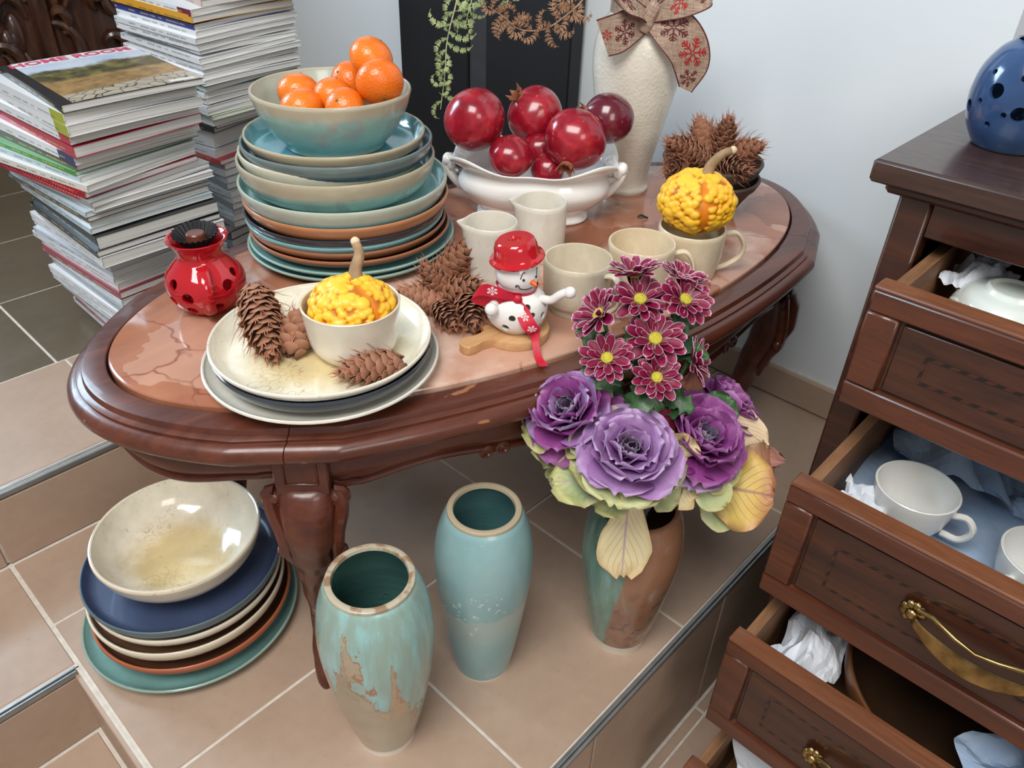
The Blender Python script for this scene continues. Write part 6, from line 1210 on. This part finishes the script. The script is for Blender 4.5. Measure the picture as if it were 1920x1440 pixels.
for k, (b_, t_, w_) in enumerate((((0.1369, 0.7150, 0.4529), (0.1443, 0.6750, 0.4278), 0.034), ((0.1111, 0.7350, 0.4885), (0.0682, 0.7350, 0.5075), 0.030), ((0.1243, 0.7200, 0.4634), (0.0914, 0.7050, 0.4544), 0.030), ((0.1707, 0.7550, 0.5065), (0.2015, 0.7500, 0.5142), 0.028), ((0.1775, 0.7150, 0.4399), (0.2037, 0.7000, 0.4298), 0.030), ((0.1411, 0.7600, 0.5093), (0.1260, 0.7400, 0.4930), 0.026), ((0.1372, 0.7300, 0.4644), (0.1681, 0.7000, 0.4283), 0.032), ((0.1215, 0.7200, 0.4339), (0.1073, 0.7300, 0.4631), 0.028))):
    freeleaf(sp, b_, t_, w_, TC, MUMG, -0.4, 0.2, 0.06, 60 + k, (0.3, 0.5), 5, 17, 9, 3)
for k, (x_, y_) in enumerate(((0.0, 0.0), (0.012, 0.006), (-0.012, 0.01), (0.004, -0.012))): MB().tube(spline([(x_, y_, -0.05), (x_ * 1.2, y_, 0.04), (x_ * 3, y_ + 0.01, 0.17)], 10), 0.0028, 7).build('stem', STEMG, sp)

# ---------------------------------------------------------------- bow on the tall vase
m = MT('burlap_ribbon', 0.85); wv = m.math('MULTIPLY', m.noise(1.0, 2, 0.5, m.map(m.co(), (900, 60, 60))), m.noise(1.0, 2, 0.5, m.map(m.co(), (60, 60, 900)))); m.col(m.ramp(wv, [(0.12, S(128, 104, 90)), (0.4, S(192, 168, 148))])).bump(wv, 0.4, 0.001); BURL = m.m
CRIM = plain('crimson_print', (168, 26, 34), 0.7, var=0.1); DKRED = plain('maroon_print', (92, 22, 30), 0.7, var=0.1); STITCH = plain('maroon_stitching', (90, 36, 40), 0.8)
bow = thing('ribbon_bow', 'taupe burlap bow printed with red snowflakes tied round the tall vase', 'bow', (0.183, 1.270, 0.735))
BO = Vector(bow.location); rel = lambda p: Vector(p) - BO
def brib(name, pts, flakes):
    o, Sf, P, W = ribbon_obj(name, [(rel(p), Vector(w_)) for p, w_ in pts], 0, BURL, bow, 40, 7, 0.0008)
    for v in (-0.96, 0.96): MB().tube([Sf(i / 39, v, 0.0) for i in range(40)], 0.0011, 5).build('stitched_edge', STITCH, o)
    for u, v, r, mt in flakes:
        for of in (0.0008, -0.0008): flake(Sf, P, W, u, v, r, mt, o, of)
    return o
brib('left_tail', [((0.1854, 1.2620, 0.7326), (0.004, 0, -0.012)), ((0.1626, 1.2500, 0.7267), (0.008, 0, -0.022)), ((0.1392, 1.2400, 0.7162), (0.010, 0, -0.026)), ((0.1162, 1.2380, 0.7085), (0.012, 0.004, -0.026))], ((0.55, 0.1, 0.017, DKRED), (0.9, -0.1, 0.008, CRIM)))
brib('left_loop', [((0.1827, 1.2620, 0.7354), (0.003, 0, -0.012)), ((0.1537, 1.2350, 0.7561), (0.018, 0, -0.020)), ((0.1243, 1.2250, 0.7720), (0.020, 0, -0.024)), ((0.1005, 1.2450, 0.7997), (0.018, 0.01, -0.022)), ((0.1201, 1.2750, 0.8170), (0.014, 0.01, 0.022)), ((0.1582, 1.2720, 0.7843), (0.01, 0, 0.020)), ((0.1833, 1.2680, 0.7358), (0.003, 0, 0.010))], ((0.22, 0.0, 0.017, DKRED), (0.42, 0.1, 0.014, CRIM)))
brib('right_tail', [((0.1901, 1.2620, 0.7327), (0.008, 0, 0.012)), ((0.2053, 1.2460, 0.7332), (0.018, 0, 0.020)), ((0.2263, 1.2360, 0.7183), (0.026, 0, 0.019)), ((0.2459, 1.2360, 0.6939), (0.028, 0, 0.012)), ((0.2539, 1.2400, 0.6676), (0.025, 0, 0.003)), ((0.2503, 1.2440, 0.6384), (0.010, 0, -0.004))], ((0.32, 0.05, 0.020, DKRED), (0.62, 0.15, 0.020, CRIM), (0.88, -0.1, 0.013, DKRED)))
brib('right_loop', [((0.1880, 1.2620, 0.7370), (0.002, 0, 0.010)), ((0.2084, 1.2400, 0.7542), (0.004, 0, 0.020)), ((0.2393, 1.2320, 0.7690), (0.004, 0.004, 0.026)), ((0.2680, 1.2450, 0.7845), (0.0, 0.012, 0.026)), ((0.2471, 1.2750, 0.7901), (0.0, 0.008, 0.024)), ((0.2115, 1.2720, 0.7649), (0.0, 0, 0.020)), ((0.1887, 1.2680, 0.7375), (0.002, 0, 0.010))], ((0.25, 0.0, 0.016, CRIM), (0.42, 0.0, 0.016, DKRED)))
kn = MB().lathe(smooth_prof([(0.0, -0.022), (0.010, -0.021), (0.0115, -0.008), (0.010, 0.0), (0.0115, 0.010), (0.010, 0.021), (0.0, 0.022)], 18), 20).build('knot', BURL, bow); kn.location = rel((0.1844, 1.2580, 0.7362)); kn.rotation_euler = (0, math.radians(25), 0)
for q in ((-0.003, -0.0098, 0.006, DKRED, 0.008), (0.004, -0.0095, -0.008, CRIM, 0.006)):
    o, Sf, P, W = None, None, None, None
rg = [(Vector((0.0 + 0.0505 * math.cos(a), 0.053 + 0.0505 * math.sin(a), 0.005)), Vector((0, 0, 0.016))) for a in [k * 2 * PI / 20 for k in range(21)]]
ribbon_obj('neck_band', rg, 0, BURL, bow, 60, 5, 0.0008)
# ---------------------------------------------------------------- fern fronds drooping out of the tall vase
def fern_mat(name, a, b): m = MT(name, 0.6); m.col(m.ramp(m.noise(60, 3), [(0.3, S(*a)), (0.7, S(*b))])); return m.m
FG, FB, FGS, FBS = fern_mat('fern_green', (112, 134, 84), (186, 196, 140)), fern_mat('fern_brown', (112, 78, 54), (176, 134, 100)), fern_mat('fern_green_stem', (170, 176, 124), (196, 196, 150)), fern_mat('fern_brown_stem', (150, 112, 84), (186, 148, 118))
def pinna(L, curl, seed, nt=15, wd=0.006):
    """one curled pinna: thin rib with comb-like leaflets"""
    rs = random.Random(seed); mb = MB(); pts = []; a = 0.0; p = Vector((0, 0, 0)); n = 22
    for i in range(n): pts.append(p.copy()); a += curl / n * (0.4 + 1.6 * i / n); p = p + Vector((math.cos(a), math.sin(a), 0.08 * math.sin(i * 0.6))) * (L / n)
    mb.tube(pts, [lerp(0.0008, 0.0004, i / (n - 1)) for i in range(n)], 5)
    for k in range(nt):
        i = 1 + int(k / nt * (n - 3)); q = pts[i]; t = (pts[i + 1] - pts[i - 1]).normalized(); s_ = Vector((-t.y, t.x, 0)); ln = wd * math.sin(PI * (0.15 + 0.80 * k / nt)) * rs.uniform(0.8, 1.15)
        for sg in (-1, 1):
            d = (s_ * sg + t * 0.35 + Vector((0, 0, rs.uniform(-0.1, 0.5)))).normalized(); e = t * 0.0009; h = Vector((0, 0, 0.0003)); m_ = q + d * ln * 0.55 + Vector((0, 0, 0.0006)); tip = q + d * ln - Vector((0, 0, 0.0006))
            mb.add([q - e, q + e, m_ + e * 0.9, m_ - e * 0.9, tip, q - e - h, q + e - h, m_ + e * 0.9 - h, m_ - e * 0.9 - h], [(0, 1, 2, 3), (3, 2, 4), (5, 8, 7, 6), (8, 4, 7), (0, 3, 8, 5), (1, 6, 7, 2), (2, 7, 4), (3, 4, 8)])
    return mb.mesh('pinna', 0)
PG = [pinna(0.050, c_, k) for k, c_ in enumerate((2.6, -3.2, 1.6, 3.8, -2.2))]; PBm = [pinna(0.048, c_, 20 + k, 13, 0.0085) for k, c_ in enumerate((3.0, -2.4, 1.8, -3.4))]
def frond(label, path, n, meshes, mat, smat, sz0, sz1, seed, vis=0.0):
    rs = random.Random(seed); P = spline(path, 60); t = thing('fern_frond', label, 'fern', tuple(P[0]), 0, 'fern fronds in the tall vase'); b = P[0]
    MB().tube([p - b for p in P], [lerp(0.0016, 0.0006, i / 59) for i in range(60)], 6).build('stem', smat, t)
    for k in range(n):
        u = vis + (1 - vis) * (k + 0.5) / n; i = int(u * 57) + 1; tg = (P[i + 1] - P[i - 1]).normalized(); sg = 1 if k % 2 else -1; side = tg.cross(Vector((0, -1, 0.2))).normalized() * sg; f = (side + tg * 0.55 + Vector((rs.uniform(-0.2, 0.2), rs.uniform(-0.5, 0.1), rs.uniform(-0.2, 0.2)))).normalized(); s_ = lerp(sz0, sz1, u) * rs.uniform(0.85, 1.1)
        put('pinna', meshes[rs.randrange(len(meshes))], mat, t, mx=frame(P[i] - b, f, Vector((0, -1, 0.3))) @ Matrix.Scale(s_, 4))
VT = (0.183, 1.323, 0.80)
frond('green curled fern frond hanging down in front of the black panel', [VT, (0.0693, 1.3100, 0.8524), (-0.0229, 1.2900, 0.8512), (-0.0826, 1.2700, 0.7978), (-0.1045, 1.2620, 0.7350), (-0.1164, 1.2620, 0.6903), (-0.1206, 1.2620, 0.6438), (-0.1286, 1.2620, 0.5908)], 30, PG, FG, FGS, 1.35, 0.75, 4, 0.15)
frond('short green fern frond beside the long hanging one', [VT, (0.0798, 1.3300, 0.8308), (-0.0069, 1.3200, 0.8222), (-0.0687, 1.3000, 0.7806), (-0.0825, 1.2900, 0.7384), (-0.0904, 1.2850, 0.7108)], 22, PG, FG, FGS, 1.2, 0.65, 5, 0.2)
frond('dry brown fern frond curving across the black panel', [VT, (0.1128, 1.3000, 0.7933), (0.0850, 1.2800, 0.7525), (0.0605, 1.2680, 0.7320), (0.0295, 1.2600, 0.7140), (-0.0064, 1.2600, 0.7129), (-0.0306, 1.2580, 0.7293), (-0.0544, 1.2560, 0.7433)], 24, PBm, FB, FBS, 1.05, 0.8, 6, 0.22)
frond('green fern tip peeping in above the dry frond', [VT, (0.0881, 1.3100, 0.8123), (0.0177, 1.2900, 0.7985), (-0.0164, 1.2750, 0.7715), (-0.0273, 1.2700, 0.7434)], 14, PG, FG, FGS, 0.8, 0.5, 7, 0.3)
